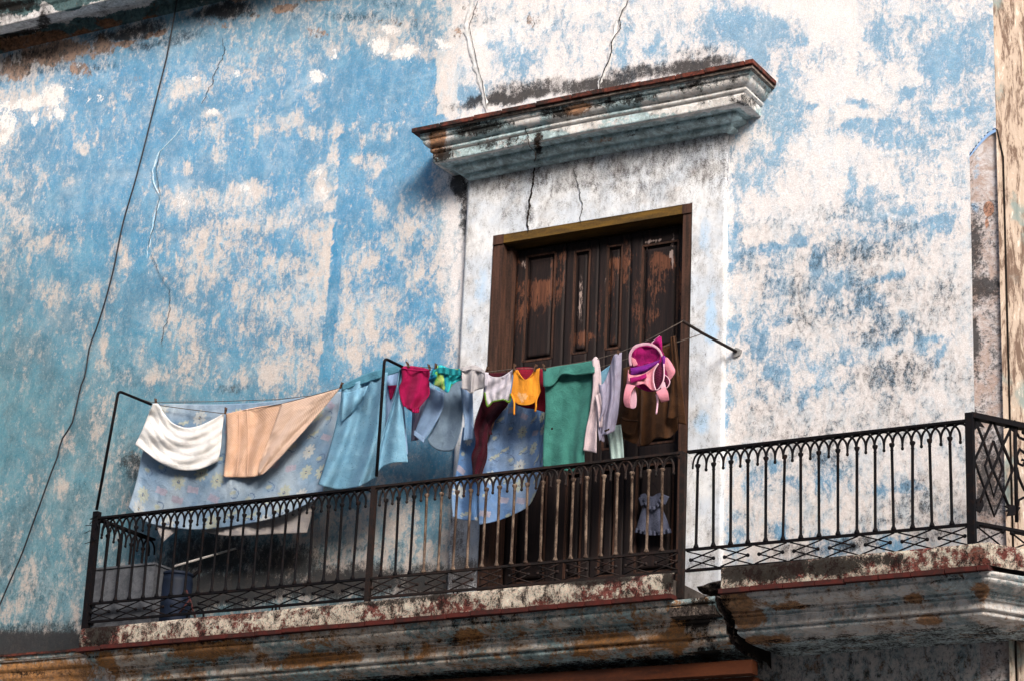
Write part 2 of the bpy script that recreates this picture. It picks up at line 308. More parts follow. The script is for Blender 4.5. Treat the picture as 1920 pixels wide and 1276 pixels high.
K_SPOTS = [(.44, 1620, 570, 130, 60, -10), (.56, 1680, 700, 100, 40, -8), (.50, 1610, 475, 130, 30, -6), (.46, 1770, 560, 50, 60, 0), (.40, 1500, 600, 60, 60, 0), (.5, 1660, 620, 80, 30, -12), (.40, 1560, 400, 90, 26, 0), (.5, 1720, 930, 70, 50, -30), (.36, 1560, 860, 60, 40, 0), (.6, 255, 870, 34, 26, 0), (.45, 440, 728, 30, 12, 0), (.5, 400, 768, 34, 6, -5), (1.0, 60, 1215, 120, 30, -6), (.55, 100, 1175, 90, 16, -6), (.45, 40, 1178, 50, 12, 0),
    (.65, 990, 168, 80, 18, -9), (.9, 960, 184, 100, 11, -9), (.85, 1120, 158, 80, 14, -9), (.7, 1190, 138, 70, 16, -10), (.85, 1300, 124, 90, 13, -9), (.45, 1310, 100, 60, 12, -9), (.45, 850, 200, 30, 8, -9),
    (.35, 1560, 470, 60, 16, -4), (.42, 1600, 475, 60, 10, -3), (.38, 1640, 480, 40, 12, 0), (.45, 1640, 610, 54, 20, -10), (.45, 1700, 600, 26, 14, 0), (.3, 1560, 590, 22, 20, 0), (.5, 1680, 700, 34, 14, -10), (.45, 1640, 715, 44, 12, 0), (.45, 1740, 690, 24, 10, -20),
    (.35, 1500, 560, 22, 16, 0), (.35, 1800, 540, 16, 18, 0), (.4, 1790, 670, 26, 14, -30), (.3, 1720, 280, 24, 12, 0), (.3, 1624, 330, 16, 14, 0), (.35, 1700, 560, 24, 14, 0), (.3, 1420, 660, 30, 14, 0), (.5, 1690, 425, 40, 10, 0), (.35, 1560, 440, 30, 12, 0),
    (.4, 1590, 890, 30, 20, -20), (.4, 1650, 960, 30, 24, 0), (.55, 1730, 950, 24, 30, 30), (.55, 1700, 975, 60, 10, 0), (.7, 1600, 1020, 60, 16, 0), (.6, 1500, 1030, 70, 14, -5), (.5, 1440, 1010, 18, 26, 0), (.55, 1740, 1000, 60, 12, 0), (.3, 1560, 730, 60, 14, 0),
    (1., 400, 1105, 170, 34, -4), (.95, 640, 1092, 130, 28, -4), (.8, 400, 1040, 90, 44, 0), (.8, 530, 1055, 80, 40, 0), (.7, 340, 1070, 60, 50, 0), (.9, 800, 1090, 60, 30, -4), (.65, 400, 1100, 140, 22, -4), (.75, 700, 1090, 90, 22, -4), (.85, 800, 1100, 60, 20, 0), (.4, 420, 1050, 90, 30, 0), (.4, 500, 1040, 80, 40, 0), (.35, 340, 1040, 50, 40, 0), (.3, 700, 1030, 80, 20, 0), (.25, 640, 1040, 50, 30, 0), (.5, 560, 1090, 80, 24, 0),  # behind the railing: real grime deepened by shade painted into the colour
    (.85, 862, 345, 15, 34, 0), (.65, 870, 400, 9, 60, 0), (.3, 845, 320, 16, 14, 0), (.8, 240, 60, 70, 14, -11), (.8, 420, 22, 60, 14, -11), (.5, 330, 75, 60, 12, -11), (.6, 60, 105, 60, 10, -11), (.45, 80, 130, 70, 12, 0), (.4, 190, 125, 40, 12, 0), (.5, 270, 85, 34, 10, 0),  # first spots, left of the surround: grime plus hood shadow painted in
    (.35, 760, 50, 40, 14, 0), (.45, 660, 30, 60, 12, 0), (.3, 540, 30, 60, 12, 0), (.35, 900, 35, 60, 14, 0), (.35, 730, 5, 50, 10, 0), (.25, 230, 690, 30, 60, 0), (.3, 150, 940, 30, 40, 0), (.25, 60, 960, 60, 40, 0), (.3, 235, 820, 20, 40, 0), (.2, 100, 1050, 80, 40, 0), (.35, 1403, 270, 14, 10, 0), (.35, 1375, 300, 10, 30, 0)]
O_SPOTS = [(.9, 100, 100, 70, 22, -8), (.8, 30, 130, 40, 22, 0), (.8, 190, 88, 22, 22, 0), (.7, 150, 130, 30, 16, 0), (.9, 235, 80, 26, 7, -12), (.9, 530, 15, 26, 9, -8), (.8, 600, 0, 40, 6, -8), (.7, 480, 25, 12, 8, 0), (.85, 290, 62, 26, 6, -15), (.6, 590, 65, 24, 14, 0), (.5, 400, 50, 44, 10, 0),
    (.5, 720, 42, 40, 8, 0), (.55, 880, 18, 30, 16, 0), (.45, 1000, 40, 50, 16, -5), (.55, 855, 60, 14, 14, 0), (.35, 510, 110, 30, 16, 0), (.4, 480, 100, 20, 10, 0), (.4, 250, 860, 18, 24, 0), (.3, 340, 560, 20, 14, 0), (.5, 255, 150, 14, 10, 0), (.35, 1690, 600, 30, 10, 0),
    (.85, 440, 1, 30, 6, 0), (.5, 760, 42, 30, 8, 0), (.35, 1385, 270, 8, 14, 0)]
S_SPOTS = [(.95, 45, 195, 46, 12, -8), (.95, 100, 180, 22, 22, 0), (.95, 15, 230, 20, 22, 0), (.9, 62, 220, 9, 12, 20), (.9, 95, 215, 6, 16, 10), (.9, 112, 212, 8, 18, 0), (.9, 10, 258, 9, 12, 0), (.8, 188, 187, 8, 10, 0), (.8, 160, 190, 7, 5, 0), (.7, 140, 165, 30, 3, 0), (.8, 215, 190, 6, 5, 0),
    (.95, 712, 85, 20, 20, 0), (.95, 765, 98, 26, 14, 0), (.9, 735, 55, 30, 8, 0), (.85, 835, 82, 20, 9, 0), (1, 897, 68, 18, 20, 0), (.95, 592, 142, 16, 12, 0), (.8, 365, 148, 14, 6, 0), (.7, 437, 140, 9, 8, 0), (.7, 620, 100, 10, 14, 0), (.8, 400, 216, 10, 7, 0),
    (.7, 1560, 20, 70, 36, 20), (.6, 1500, 5, 50, 14, 0), (.5, 100, 1000, 0, 0, 0), (.8, 609, 360, 10, 22, 0), (.7, 600, 325, 10, 10, 0), (.7, 345, 375, 16, 14, 0), (.7, 460, 355, 18, 16, 0), (.7, 830, 622, 6, 6, 30), (.65, 1400, 33, 30, 2, -4)]
# (value, polygon corners) areas with hard straight edges
def spots(base, px, py, lst, mode='mix'):
    out = base
    for v, x, y, rx, ry, a in lst:
        if rx <= 0: continue
        m = (np.abs(px - x) < (rx + ry) * 2.2) & (np.abs(py - y) < (rx + ry) * 2.2)
        if not m.any(): continue
        a = math.radians(a); dx = px[m] - x; dy = py[m] - y
        u = (dx * math.cos(a) + dy * math.sin(a)) / rx; w = (-dx * math.sin(a) + dy * math.cos(a)) / ry
        k = np.exp(-(u * u + w * w) ** 1.6 * .55)
        if mode == 'mix': out[m] = out[m] * (1 - k) + v * k
        else: out[m] = np.maximum(out[m], v * k)
    return out
def sst(x, a, b): t = np.clip((x - a) / (b - a), 0, 1); return t * t * (3 - 2 * t)
def survey(P):
    """paint, dirt and painted shade values for points P (n,3) of the wall"""
    px, py = pj(P)
    wx = px + 26 * fbm(px / 34, py / 34, 4) + 9 * fbm(px / 9 + 40, py / 9, 3); wy = py + 22 * fbm(px / 30 + 90, py / 30, 4) + 9 * fbm(px / 9, py / 9 + 40, 3)
    B = spots(grid_at(GB, wx, wy), wx, wy, B_SPOTS)
    B = .5 + (B - .5) * np.where(px < 850, .52, .56) + .03 + .05 * sst(-px, -420, -250) * sst(py, 520, 700) - .075 * sst(px, 840, 900) + .035 * (px < 840)
    # hard edges between two campaigns of paint
    edge = np.interp(py, [300, 380, 450, 520, 640, 700], [634, 629, 624, 617, 606, 600]) + 5 * fbm(py / 12, py * 0, 3)
    strip = (px > edge) & (px < edge + 20) & (py > 250) & (py < 720); B = np.where(strip, np.maximum(B, .78), B)
    lft = (px < edge) & (px > edge - 22) & (py > 330) & (py < 660) & (fbm(px / 30, py / 30, 3) > -.14); B = np.where(lft, np.minimum(B, .30), B)
    e2 = 817 + 6 * fbm(py / 14, py * 0 + 5, 3) + (py - 100) * .03
    B = np.where((px > e2) & (px < e2 + 40) & (py > 95) & (py < 215), np.minimum(B, .15), B); B = np.where((px < e2) & (px > 640) & (py > 112) & (py < 230), np.maximum(B, .74), B)
    wedge = sst(px, 800 + 14 * fbm(py / 30, py * 0 + 2, 3) + (py < 300) * (300 - py) * .25 + (py > 520) * (py - 520) * .4, 838 + (py > 520) * (py - 520) * .2) * (px < 882) * (py > 280) * (py < 660)
    B = B * (1 - wedge * .6) + .12 * wedge
    K = spots(np.zeros_like(px), wx, wy, K_SPOTS, 'max')
    O = spots(np.zeros_like(px), wx, wy, O_SPOTS, 'max')
    S = spots(np.zeros_like(px), wx, wy, S_SPOTS, 'max')
    K = np.maximum(K, 1.25 * sst(py, 1160, 1205) * (px < 175))
    low = (py > 1190 + (170 - np.minimum(px, 170)) * .3) & (P[:, 2] < 4.66); B = np.where(low, .45, B); K = np.where(low, .38, K); O = np.where(low, .45, O)  # wall below the balcony: grime plus shade painted into the colour
    K = np.maximum(K, (px < 700) * .26 * sst(py, 640, 1120) * (.7 + 1.5 * (fbm(px / 50, py / 50, 3) + .15)))  # light falloff towards the lower left painted in along with grime
    B = B + .05 * (px < 640) * sst(py, 470, 540) * (py < 900) + .06 * (px > 320) * (px < 630) * (py > 330) * (py < 480)
    K = np.where(px > 1350, K * .98, K * 1.1)
    K = np.maximum(K, .34 * sst(px, 1330, 1420) * sst(py, 300, 480) * (.6 + 1.6 * (fbm(px / 60, py / 60, 3) + .2)))
    Lw = np.clip(sst(px, 800, 900) * .75 + .25 * (py < 420) + wedge * .6, 0, 1) * (1 - .45 * sst(py, 820, 1000))
    T = np.clip(sst(py + (380 - px * .55), 500, 1150), 0, 1) * (px < 1000) + sst(wedge, .2, .8) * .4; T = np.where(low, 1, T); T = np.clip(T + (py < 130) * (px < 900) * .45 * sst(-py, -150, -40), 0, 1)  # teal shift also carries painted darkening towards the lower left
    return np.stack([B, K, O], -1), np.stack([Lw, T, S], -1)

# ------------------------------------------------------------------ materials
M_wall = wall_material('blue_limewash')
M_sur = None
M_mould = aged_material('balcony_moulding_render', (.30, .40, .41), cream=(.82, .66, .52), ochre=(.62, .26, .06), amt=(.68, .68, .34))
M_mould_r = aged_material('balcony_moulding_render_pale', (.42, .50, .52), cream=(.84, .75, .68), ochre=(.62, .30, .12), amt=(.68, .60, .24))
M_hood = aged_material('hood_render', (.38, .49, .51), cream=(.80, .73, .68), ochre=(.52, .24, .10), amt=(.58, .42, .26))
M_eave = aged_material('eaves_render', (.05, .09, .095), cream=(.55, .52, .52), ochre=(.30, .14, .07), amt=(.40, .48, .50))
M_slab = aged_material('slab_edge', (.20, .060, .048), cream=(.72, .55, .44), ochre=(.26, .085, .06), amt=(.74, .50, .70), scale=2.0, bumpd=.02)
M_tile = plain_material('red_clay_tile', (.085, .014, .010), (.035, .012, .010), 14, .8, .25, .5)
M_tile_dark = plain_material('red_clay_tile_sooted', (.17, .040, .024), (.02, .012, .010), 7, .8, .25, .5, lo=.35, hi=.6)
M_mortar = plain_material('mortar', (.30, .24, .20), (.06, .05, .045), 20, .9)
M_black = plain_material('crack_shadow_dirt', (.012, .010, .010), (.03, .024, .02), 40, 1, .05)
M_cement = plain_material('cement_filling', (.50, .50, .50), (.72, .72, .73), 16, .9, .15, .4)
M_iron = plain_material('black_iron', (.0045, .0042, .0055), (.020, .009, .006), 22, .75, .10, .3, lo=.5, hi=.75)
M_iron_rust = plain_material('rusty_worn_iron', (.035, .018, .011), (.23, .165, .12), 16, .75, .3, .5, stretch=(1, 1, .45), lo=.38, hi=.72)
M_iron_brown = plain_material('brown_rusted_iron', (.007, .0045, .004), (.028, .011, .007), 18, .75, .3, .5, lo=.40, hi=.72)
M_beam = plain_material('orange_brown_timber', (.12, .032, .010), (.055, .016, .007), 9, .7, .3, .3, stretch=(.15, 1, 1))
M_wood_frame = plain_material('frame_timber', (.075, .034, .022), (.022, .012, .009), 12, .8, .25, .5, stretch=(2.5, 2.5, .16))
M_wood_yellow = plain_material('yellow_lintel_timber', (.15, .080, .012), (.05, .030, .010), 14, .75, .25, .4, stretch=(.2, 1, 1), lo=.3, hi=.7)
M_cable = plain_material('black_cable_rubber', (.008, .008, .012), (.02, .02, .025), 30, .5)
M_rope = plain_material('clothesline_cord', (.06, .05, .045), (.14, .11, .09), 60, .9)
M_pin = plain_material('clothespin_wood', (.12, .06, .035), (.05, .03, .02), 60, .7)
M_ground = plain_material('street_dusty_concrete', (.30, .28, .25), (.22, .20, .18), 2, .9)
M_pave = plain_material('pavement_stone', (.45, .42, .37), (.36, .33, .29), 3, .9)
M_lower = aged_material('lower_wall_render', (.035, .07, .08), cream=(.20, .13, .10), ochre=(.16, .07, .035), amt=(.60, .40, .55))
M_floor = plain_material('balcony_floor_cement', (.12, .10, .09), (.05, .04, .035), 8, .9)

def door_wood():
    m = Mat('worn_door_wood', .75, .3); wear, sc_, _, _ = m.attr('wear_shade1')
    g = m.noise(16, 8, .75, .4, stretch=(3, 3, .14)); n = m.noise(9, 8, .75, .5, stretch=(1, 1, .5)); f = m.noise(60, 5, .7, stretch=(1.5, 1.5, .35))
    w = m.step(m.add(m.mul(wear, .8), m.add(m.mul(m.add(n, -.5), 1.5), m.add(m.mul(m.add(f, -.5), 1.1), m.mul(m.add(g, -.5), 1.2)))), .34, .56)
    dark = m.mix(m.step(g, .35, .7), (.004, .002, .0025), (.018, .008, .0065))
    bare = m.mix(m.step(g, .3, .7), (.165, .062, .030), (.045, .016, .010))
    c = m.mix(w, dark, bare)
    c = m.mix(m.step(m.add(m.add(sc_, m.mul(f, .8)), m.mul(g, .3)), 1.05, 1.2), c, (.36, .27, .24))
    m.bump(m.add(m.mul(g, 1), m.add(m.mul(f, .5), m.mul(w, -.3))), .5, .004); return m.done(c)
M_door = door_wood()
def surround_mat():
    m = Mat('white_surround_render', .9, .2)
    B, K, O, _ = m.attr('wear_shade1')
    n0 = m.noise(2.4, 7, .6, .3); n1 = m.noise(8, 8, .7, .4, stretch=(1, 1, .6)); n2 = m.noise(30, 7, .75, stretch=(1, 1, .5)); gr = m.noise(110, 3, .7)
    c = m.mix(m.step(n1, .35, .65), (.74, .75, .77), (.50, .49, .49)); c = m.mix(m.step(n0, .42, .60, 0, .6), c, (.50, .57, .66))
    c = m.mix(m.step(m.add(B, m.mul(m.add(n1, -.5), 1.0)), .35, .8, 0, .75), c, (.40, .60, .82))
    c = m.mix(m.step(m.add(O, m.mul(m.add(n1, -.5), .8)), .35, .75, 0, .7), c, (.40, .25, .16))
    kn = m.add(K, m.add(m.mul(m.add(n2, -.5), 1.3), m.add(m.mul(m.add(gr, -.5), 1.1), m.mul(m.add(n1, -.5), .5))))
    c = m.mix(m.step(kn, .16, .80, 0, .92), c, (.055, .046, .045))
    m.bump(m.add(n2, m.add(m.mul(gr, .4), n1)), .3, .008); return m.done(c)
M_sur = surround_mat()
def side_wall_mat():
    m = Mat('side_wall_flaking_render', .9, .2)
    g = m.noise(5, 9, .75, .7, stretch=(2.6, 2.6, .55)); n = m.noise(24, 7, .75, .3, stretch=(1.5, 1.5, .5)); b = m.noise(1.9, 5, .6, .4)
    s = m.add(g, m.mul(m.add(n, -.5), .45))
    c = m.mix(m.step(s, .42, .54), (.15, .10, .075), (.44, .35, .28)); c = m.mix(m.step(b, .55, .64, 0, .85), c, (.20, .26, .25))
    c = m.mix(m.step(s, .60, .68), c, (.64, .57, .50))
    m.bump(m.add(g, m.mul(n, .5)), .7, .012); return m.done(c)
M_side = side_wall_mat()
def niche_mat():
    m = Mat('chamfer_mouldy_render', .9, .15); B, K, O, _ = m.attr('wear_shade1')
    n1 = m.noise(9, 8, .75, .5); n2 = m.noise(38, 6, .8, .2); gr = m.noise(110, 3, .7)
    c = m.mix(m.step(n1, .38, .6), (.42, .32, .28), (.60, .57, .58)); c = m.mix(m.step(m.add(B, m.mul(m.add(n1, -.5), .8)), .4, .6, 0, .85), c, (.22, .43, .66))
    c = m.mix(m.step(m.add(O, m.mul(m.add(n1, -.5), .4)), .4, .5), c, (.48, .26, .18))
    kn = m.add(K, m.add(m.mul(m.add(n2, -.5), 1.5), m.add(m.mul(m.add(n1, -.5), 1.1), m.mul(gr, .3))))
    c = m.mix(m.step(kn, .45, .85, 0, .92), c, (.03, .028, .03)); m.bump(m.add(n1, n2), .7, .012); return m.done(c)
M_niche = niche_mat()

# ------------------------------------------------------------------ the setting
g = MB().add([(-120, -120, 0), (120, -120, 0), (120, 120, 0), (-120, 120, 0)], [(0, 1, 2, 3)]).build('ground', M_ground); tag(g, kind='structure')
g = MB().box((-40, -2.2, 0), (3.4, -.35, .14)).build('pavement', M_pave); tag(g, kind='structure')

# unseen block added across the street, behind the camera, to shade the lower wall
opp = empty('added_shade_house', (0, -24, 0), 'tall plain unseen house added across the street to shade the lower wall', 'house')
M_opp = plain_material('opposite_render', (.60, .52, .42), (.48, .42, .34), 1.5)
MB().box((-45, -34, 0), (70, -19, 17.4)).build('wall', M_opp, opp); MB().box((-45, -18.995, 16.6), (70, -18.6, 17.5)).build('cornice', M_opp, opp)
_w = MB().box((0, -.0, 0), (1.3, .06, 2.6)).mesh('window', M_wood_frame)
for _i in range(14):
    for _j in range(4):
        _o = bpy.data.objects.new('window', _w); link(_o, opp); _o.matrix_parent_inverse = Matrix.Translation(opp.location).inverted(); _o.location = (-20 + _i * 4.2, -18.996, 1.2 + _j * 4.4)

# ------------------------------------------------------------------ the building
ES = np.array([math.cos(math.radians(57)), math.sin(math.radians(57)), 0.])     # direction of the side wall
XC = 3.605
bld = empty('building', (0, 0, 0), 'old colonial building with peeling sky blue limewash and a shuttered balcony doorway', 'building')
DX0, DX1, DZ = -.172, 1.43, 7.865           # door opening
# upper wall: a fine sheet with real unevenness, hole for the door
st = .02
xs = np.arange(-6.6, XC + st * .5, st); xs[-1] = XC; zs = np.arange(4.40, 11.6, st)
X, Z = np.meshgrid(xs, zs)
P = np.stack([X, np.zeros_like(X), Z], -1)
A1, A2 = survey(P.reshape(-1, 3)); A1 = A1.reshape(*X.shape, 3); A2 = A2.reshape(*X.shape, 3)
relief = .016 * fbm(X * .8, Z * .8, 3) + .007 * fbm(X * 5, Z * 5, 4) + .006 * A1[..., 2] + .003 * A2[..., 2]
near = np.clip(np.minimum(np.abs(X - XC), 1) / .15, 0, 1); P[..., 1] = relief * near
xm = (X[:-1, :-1] + X[1:, 1:]) / 2; zm = (Z[:-1, :-1] + Z[1:, 1:]) / 2
hole = (xm > DX0 - .02) & (xm < DX1 + .02) & (zm < DZ + .02) & (zm > 4.9)
xa = 3.41; ztop = 7.885 + .17 * np.sin(np.clip((xm - xa) / (XC - xa), 0, 1) * math.pi / 2)
cham = (xm > xa) & (zm < ztop)
grid_obj('wall', P, M_wall, bld, attrs={'wear_shade1': A1, 'wear_shade2': A2}, mask=~(hole | cham))
# lower storey and returns
mb = MB().box((-40, 0.004, 0), (XC, .6, 4.41)); mb.build('lower_wall', M_lower, bld)
mb = MB().box((-40, .004, 4.41), (-6.6, .6, 11.6)); mb.build('far_wall', plain_material('far_blue_wall', (.12, .30, .48), (.55, .5, .45), 3), bld)
# side wall past the corner
L = 12.; ns, nz = 200, 380
S_, Z_ = np.meshgrid(np.concatenate([np.linspace(0, 1.2, 80), np.linspace(1.25, L, 40)]), np.linspace(0, 11.6, nz))
PS = np.stack([XC + ES[0] * S_, ES[1] * S_, Z_], -1); nrm = np.array([ES[1], -ES[0], 0])
PS += (nrm * (.012 * fbm(S_ * 5, Z_ * 2.2, 4) * np.clip(S_ / .1, 0, 1))[..., None])
grid_obj('side_wall', PS[:, ::1], M_side, bld)
# chamfered strip at the corner with its arched stop
un, vn_ = 16, 200
U, V = np.meshgrid(np.linspace(0, 1, un), np.linspace(0, 1, vn_))
B0 = np.array([XC, 0, 0]) + ES * .05
PX = xa + (B0[0] - xa) * U; PY = .022 + (B0[1] - .022) * U
ZT = 7.885 + .17 * np.sin(U * math.pi / 2)
PZ = 4.4 + (ZT - 4.4) * V
PN = np.stack([PX, PY + .006 * fbm(PX * 20, PZ * 9, 3), PZ], -1)
q1 = spots(np.zeros(U.size), *pj(PN.reshape(-1, 3)), [(.5, 1832, 330, 10, 50, 0), (.5, 1828, 390, 12, 20, 0), (.7, 1820, 560, 4, 30, 0)], 'max')
q2 = spots(np.full(U.size, .42), *pj(PN.reshape(-1, 3)), [(.75, 1825, 460, 14, 40, 0), (.75, 1825, 620, 12, 60, 0), (.8, 1840, 540, 30, 16, 0), (.0, 1850, 300, 16, 50, 0), (.7, 1850, 900, 30, 60, 0), (.2, 1840, 610, 8, 10, 0), (.2, 1832, 585, 8, 8, 0)])
q3 = spots(np.zeros(U.size), *pj(PN.reshape(-1, 3)), [(1, 1854, 392, 9, 13, 0), (.6, 1850, 420, 5, 12, 0)], 'max')
grid_obj('chamfer_strip', PN, M_niche, bld, attrs={'wear_shade1': np.stack([q1, q2, q3], -1).reshape(vn_, un, 3)})
mb = MB(); mb.tube([(B0[0] + .004, B0[1] - .006, 4.4), (B0[0] + .004, B0[1] - .006, 7.86), (XC + .002, .004, 8.05)], .0065, 6)
mb.tube([(xa + (XC - xa) * t, .004, 7.885 + .17 * math.sin(t * math.pi / 2)) for t in np.linspace(0, 1, 12)], .0028, 6)
mb.build('chamfer_edge', M_black, bld, True)

# door surround band (a raised flat frame round the opening, fine sheets)
def surround(name, x0, x1, z0, z1, y=-.045):
    seg = lambda a, b: np.linspace(a, b, int((b - a) / .018) + 1)
    U, V = np.meshgrid(np.concatenate([seg(x0, DX0), seg(DX0, DX1)[1:], seg(DX1, x1)[1:]]), np.concatenate([seg(z0, DZ), seg(DZ, z1)[1:]]))
    edge = np.minimum(np.minimum(U - x0, x1 - U) / .02, 1)
    P = np.stack([U, y + .005 * fbm(U * 2, V * 2, 4) + .003 * fbm(U * 14, V * 14, 3), V], -1)
    # the outer columns fold back to the wall
    P[:, 0, 1] = .01; P[:, 0, 0] = P[:, 1, 0] - .002; P[:, -1, 1] = .01; P[:, -1, 0] = P[:, -2, 0] + .002
    ui, vi = (U[:-1, :-1] + U[1:, 1:]) / 2, (V[:-1, :-1] + V[1:, 1:]) / 2; keep = ~((ui > DX0) & (ui < DX1) & (vi < DZ))
    px, py = pj(P.reshape(-1, 3)); wx = px + 20 * fbm(px / 20, py / 20, 4); wy = py + 20 * fbm(px / 20 + 50, py / 20, 4)
    b = spots(np.zeros_like(px), wx, wy, [(.6, 905, 540, 16, 50, 0), (.45, 880, 600, 14, 40, 0), (.75, 1335, 600, 12, 60, 0), (.6, 1325, 440, 14, 50, 0), (.7, 1320, 790, 16, 24, 0), (.4, 1350, 390, 10, 40, 0), (.4, 900, 450, 14, 30, 0)], 'max')
    k = spots(np.clip(.21 + .6 * sst(-py, -420, -300) * .4 + .10 * fbm(px / 25, py / 25, 3), 0, 1), wx, wy, [(.40, 900, 350, 26, 20, 0), (.45, 940, 352, 30, 12, -10), (.6, 1010, 330, 24, 30, 0), (.45, 1060, 330, 60, 18, -10), (.5, 1080, 345, 70, 14, -10), (.5, 1180, 320, 80, 12, -10), (.55, 1250, 300, 50, 14, -10), (.5, 1320, 275, 50, 18, -10), (.35, 1330, 320, 30, 30, 0), (.45, 1140, 305, 60, 10, -10), (.42, 1200, 345, 60, 12, 0), (.55, 995, 400, 10, 30, 0), (.35, 960, 400, 30, 14, 0), (.4, 1355, 300, 10, 50, 0), (.5, 1040, 1010, 0, 0, 0), (.45, 1320, 1050, 30, 20, 0), (.85, 860, 1075, 40, 34, 0), (.5, 850, 1000, 20, 60, 0)], 'max')  # left foot spots darken a sunlit patch, shade put into the colour
    o = spots(np.zeros_like(px), wx, wy, [(.5, 1275, 355, 18, 8, -10), (.5, 945, 335, 40, 6, -10), (.4, 1300, 340, 10, 30, 0), (.4, 1300, 382, 30, 6, -8), (.35, 925, 430, 6, 40, 0), (.6, 1130, 286, 24, 4, -8)], 'max')
    sh = (*U.shape, 3)
    return grid_obj(name, P, M_sur, bld, attrs={'wear_shade1': np.stack([b, k, o], -1).reshape(sh)}, mask=keep)
SX0, SX1, SZ = -.425, 1.700, 8.42
surround('door_surround', SX0, SX1, 4.9, SZ)
mb = MB(); mb.box((DX0 - .04, .012, 4.9), (DX0 - .002, .30, DZ)); mb.box((DX1 + .002, .012, 4.9), (DX1 + .04, .30, DZ)); mb.box((DX0 - .04, .012, DZ + .002), (DX1 + .04, .30, DZ + .04))
mb.build('door_reveal', M_cement, bld)

# ------------------------------------------------------------------ swept mouldings
def resample(poly, n, smooth=False):
    p = np.array(poly, float)
    if smooth and len(p) > 2:
        q = []; e = np.vstack([2 * p[0] - p[1], p, 2 * p[-1] - p[-2]])
        for i in range(1, len(e) - 2):
            for t in np.linspace(0, 1, 12, endpoint=False):
                a, b, c, d = e[i - 1:i + 3]; q.append(.5 * ((2 * b) + (c - a) * t + (2 * a - 5 * b + 4 * c - d) * t ** 2 + (3 * b - 3 * c + d - a) * t ** 3))
        q.append(p[-1]); p = np.array(q)
    s = np.concatenate([[0], np.cumsum(np.linalg.norm(np.diff(p, axis=0), axis=1))]); t = np.linspace(0, s[-1], n)
    return np.stack([np.interp(t, s, p[:, k]) for k in range(p.shape[1])], -1)
def sweep(name, prof, path, mat, parent, step=.02, pstep=.012, rough=.004, wear=None, rag=0., dz=None, pw=None):
    """prof: (inset, z) from top outside to bottom; path: (x,y, ix,iy) corners with the direction an inset moves them"""
    pr = []
    for i in range(len(prof) - 1):
        a, b = np.array(prof[i], float), np.array(prof[i + 1], float); n = max(1, int(np.linalg.norm(b - a) / pstep)); pr += [a + (b - a) * t for t in np.arange(n) / n]
    pr.append(np.array(prof[-1], float)); pr = np.array(pr)
    base = []
    for i in range(len(path) - 1):
        a, b = np.array(path[i], float), np.array(path[i + 1], float); n = max(1, int(np.linalg.norm((b - a)[:2]) / step)); base += [a + (b - a) * t for t in np.arange(n) / n]
    base.append(np.array(path[-1], float)); base = np.array(base)
    I, S = np.meshgrid(pr[:, 0], np.arange(len(base)), indexing='ij'); Zp = np.repeat(pr[:, 1][:, None], len(base), 1)
    P = np.stack([base[None, :, 0] + I * base[None, :, 2], base[None, :, 1] + I * base[None, :, 3], Zp], -1)
    if dz: P[..., 2] += dz(P[..., 0])
    d = rough * 2 * fbm(P[..., 0] * 9 + P[..., 1] * 9, P[..., 2] * 14, 4) + .010 * fbm(P[..., 0] * 1.7 + P[..., 1], P[..., 2] * 3 + 7, 3); chip = np.clip(fbm(P[..., 0] * 3.4 + 7, P[..., 2] * 5 + P[..., 1], 4) - .13, 0, 1) * rag
    P[..., 1] += d + chip; P[..., 2] += d * .6
    px, py = pj(P.reshape(-1, 3)); at_ = np.zeros((px.size, 3))
    if wear is not None:
        wx = px + 16 * fbm(px / 16, py / 16, 4); wy = py + 12 * fbm(px / 16 + 50, py / 16, 4)
        for k in range(3): at_[:, k] = spots(at_[:, k], wx, wy, wear[k], 'max')
    if pw is not None: at_ += np.stack(pw(I.reshape(-1), Zp.reshape(-1)), -1)
    return grid_obj(name, P, mat, parent, attrs={'wear_shade1': at_.reshape(*P.shape)})
def tiles(xa_, xb, y0, y1, z0, z1, w, mat, parent, dz=None, jitter=.003, gap=.008, axis=None):
    x = xa_; i = 0; me = None
    while x < xb - .02:
        ww = min(w * random.uniform(.85, 1.15), xb - x)
        if me is None: me = MB().box((0, 0, 0), (1, 1, 1)).mesh('tile', mat)
        o = bpy.data.objects.new('tile', me); link(o, parent)
        o.location = (x, y0 + random.uniform(-jitter, jitter), z0 + random.uniform(-jitter, jitter) * .7 + (dz(x + ww / 2) if dz else 0)); o.scale = (ww - gap, y1 - y0, z1 - z0)
        o.rotation_euler = (random.uniform(-.01, .01), random.uniform(-.004, .004), random.uniform(-.006, .006)); x += ww
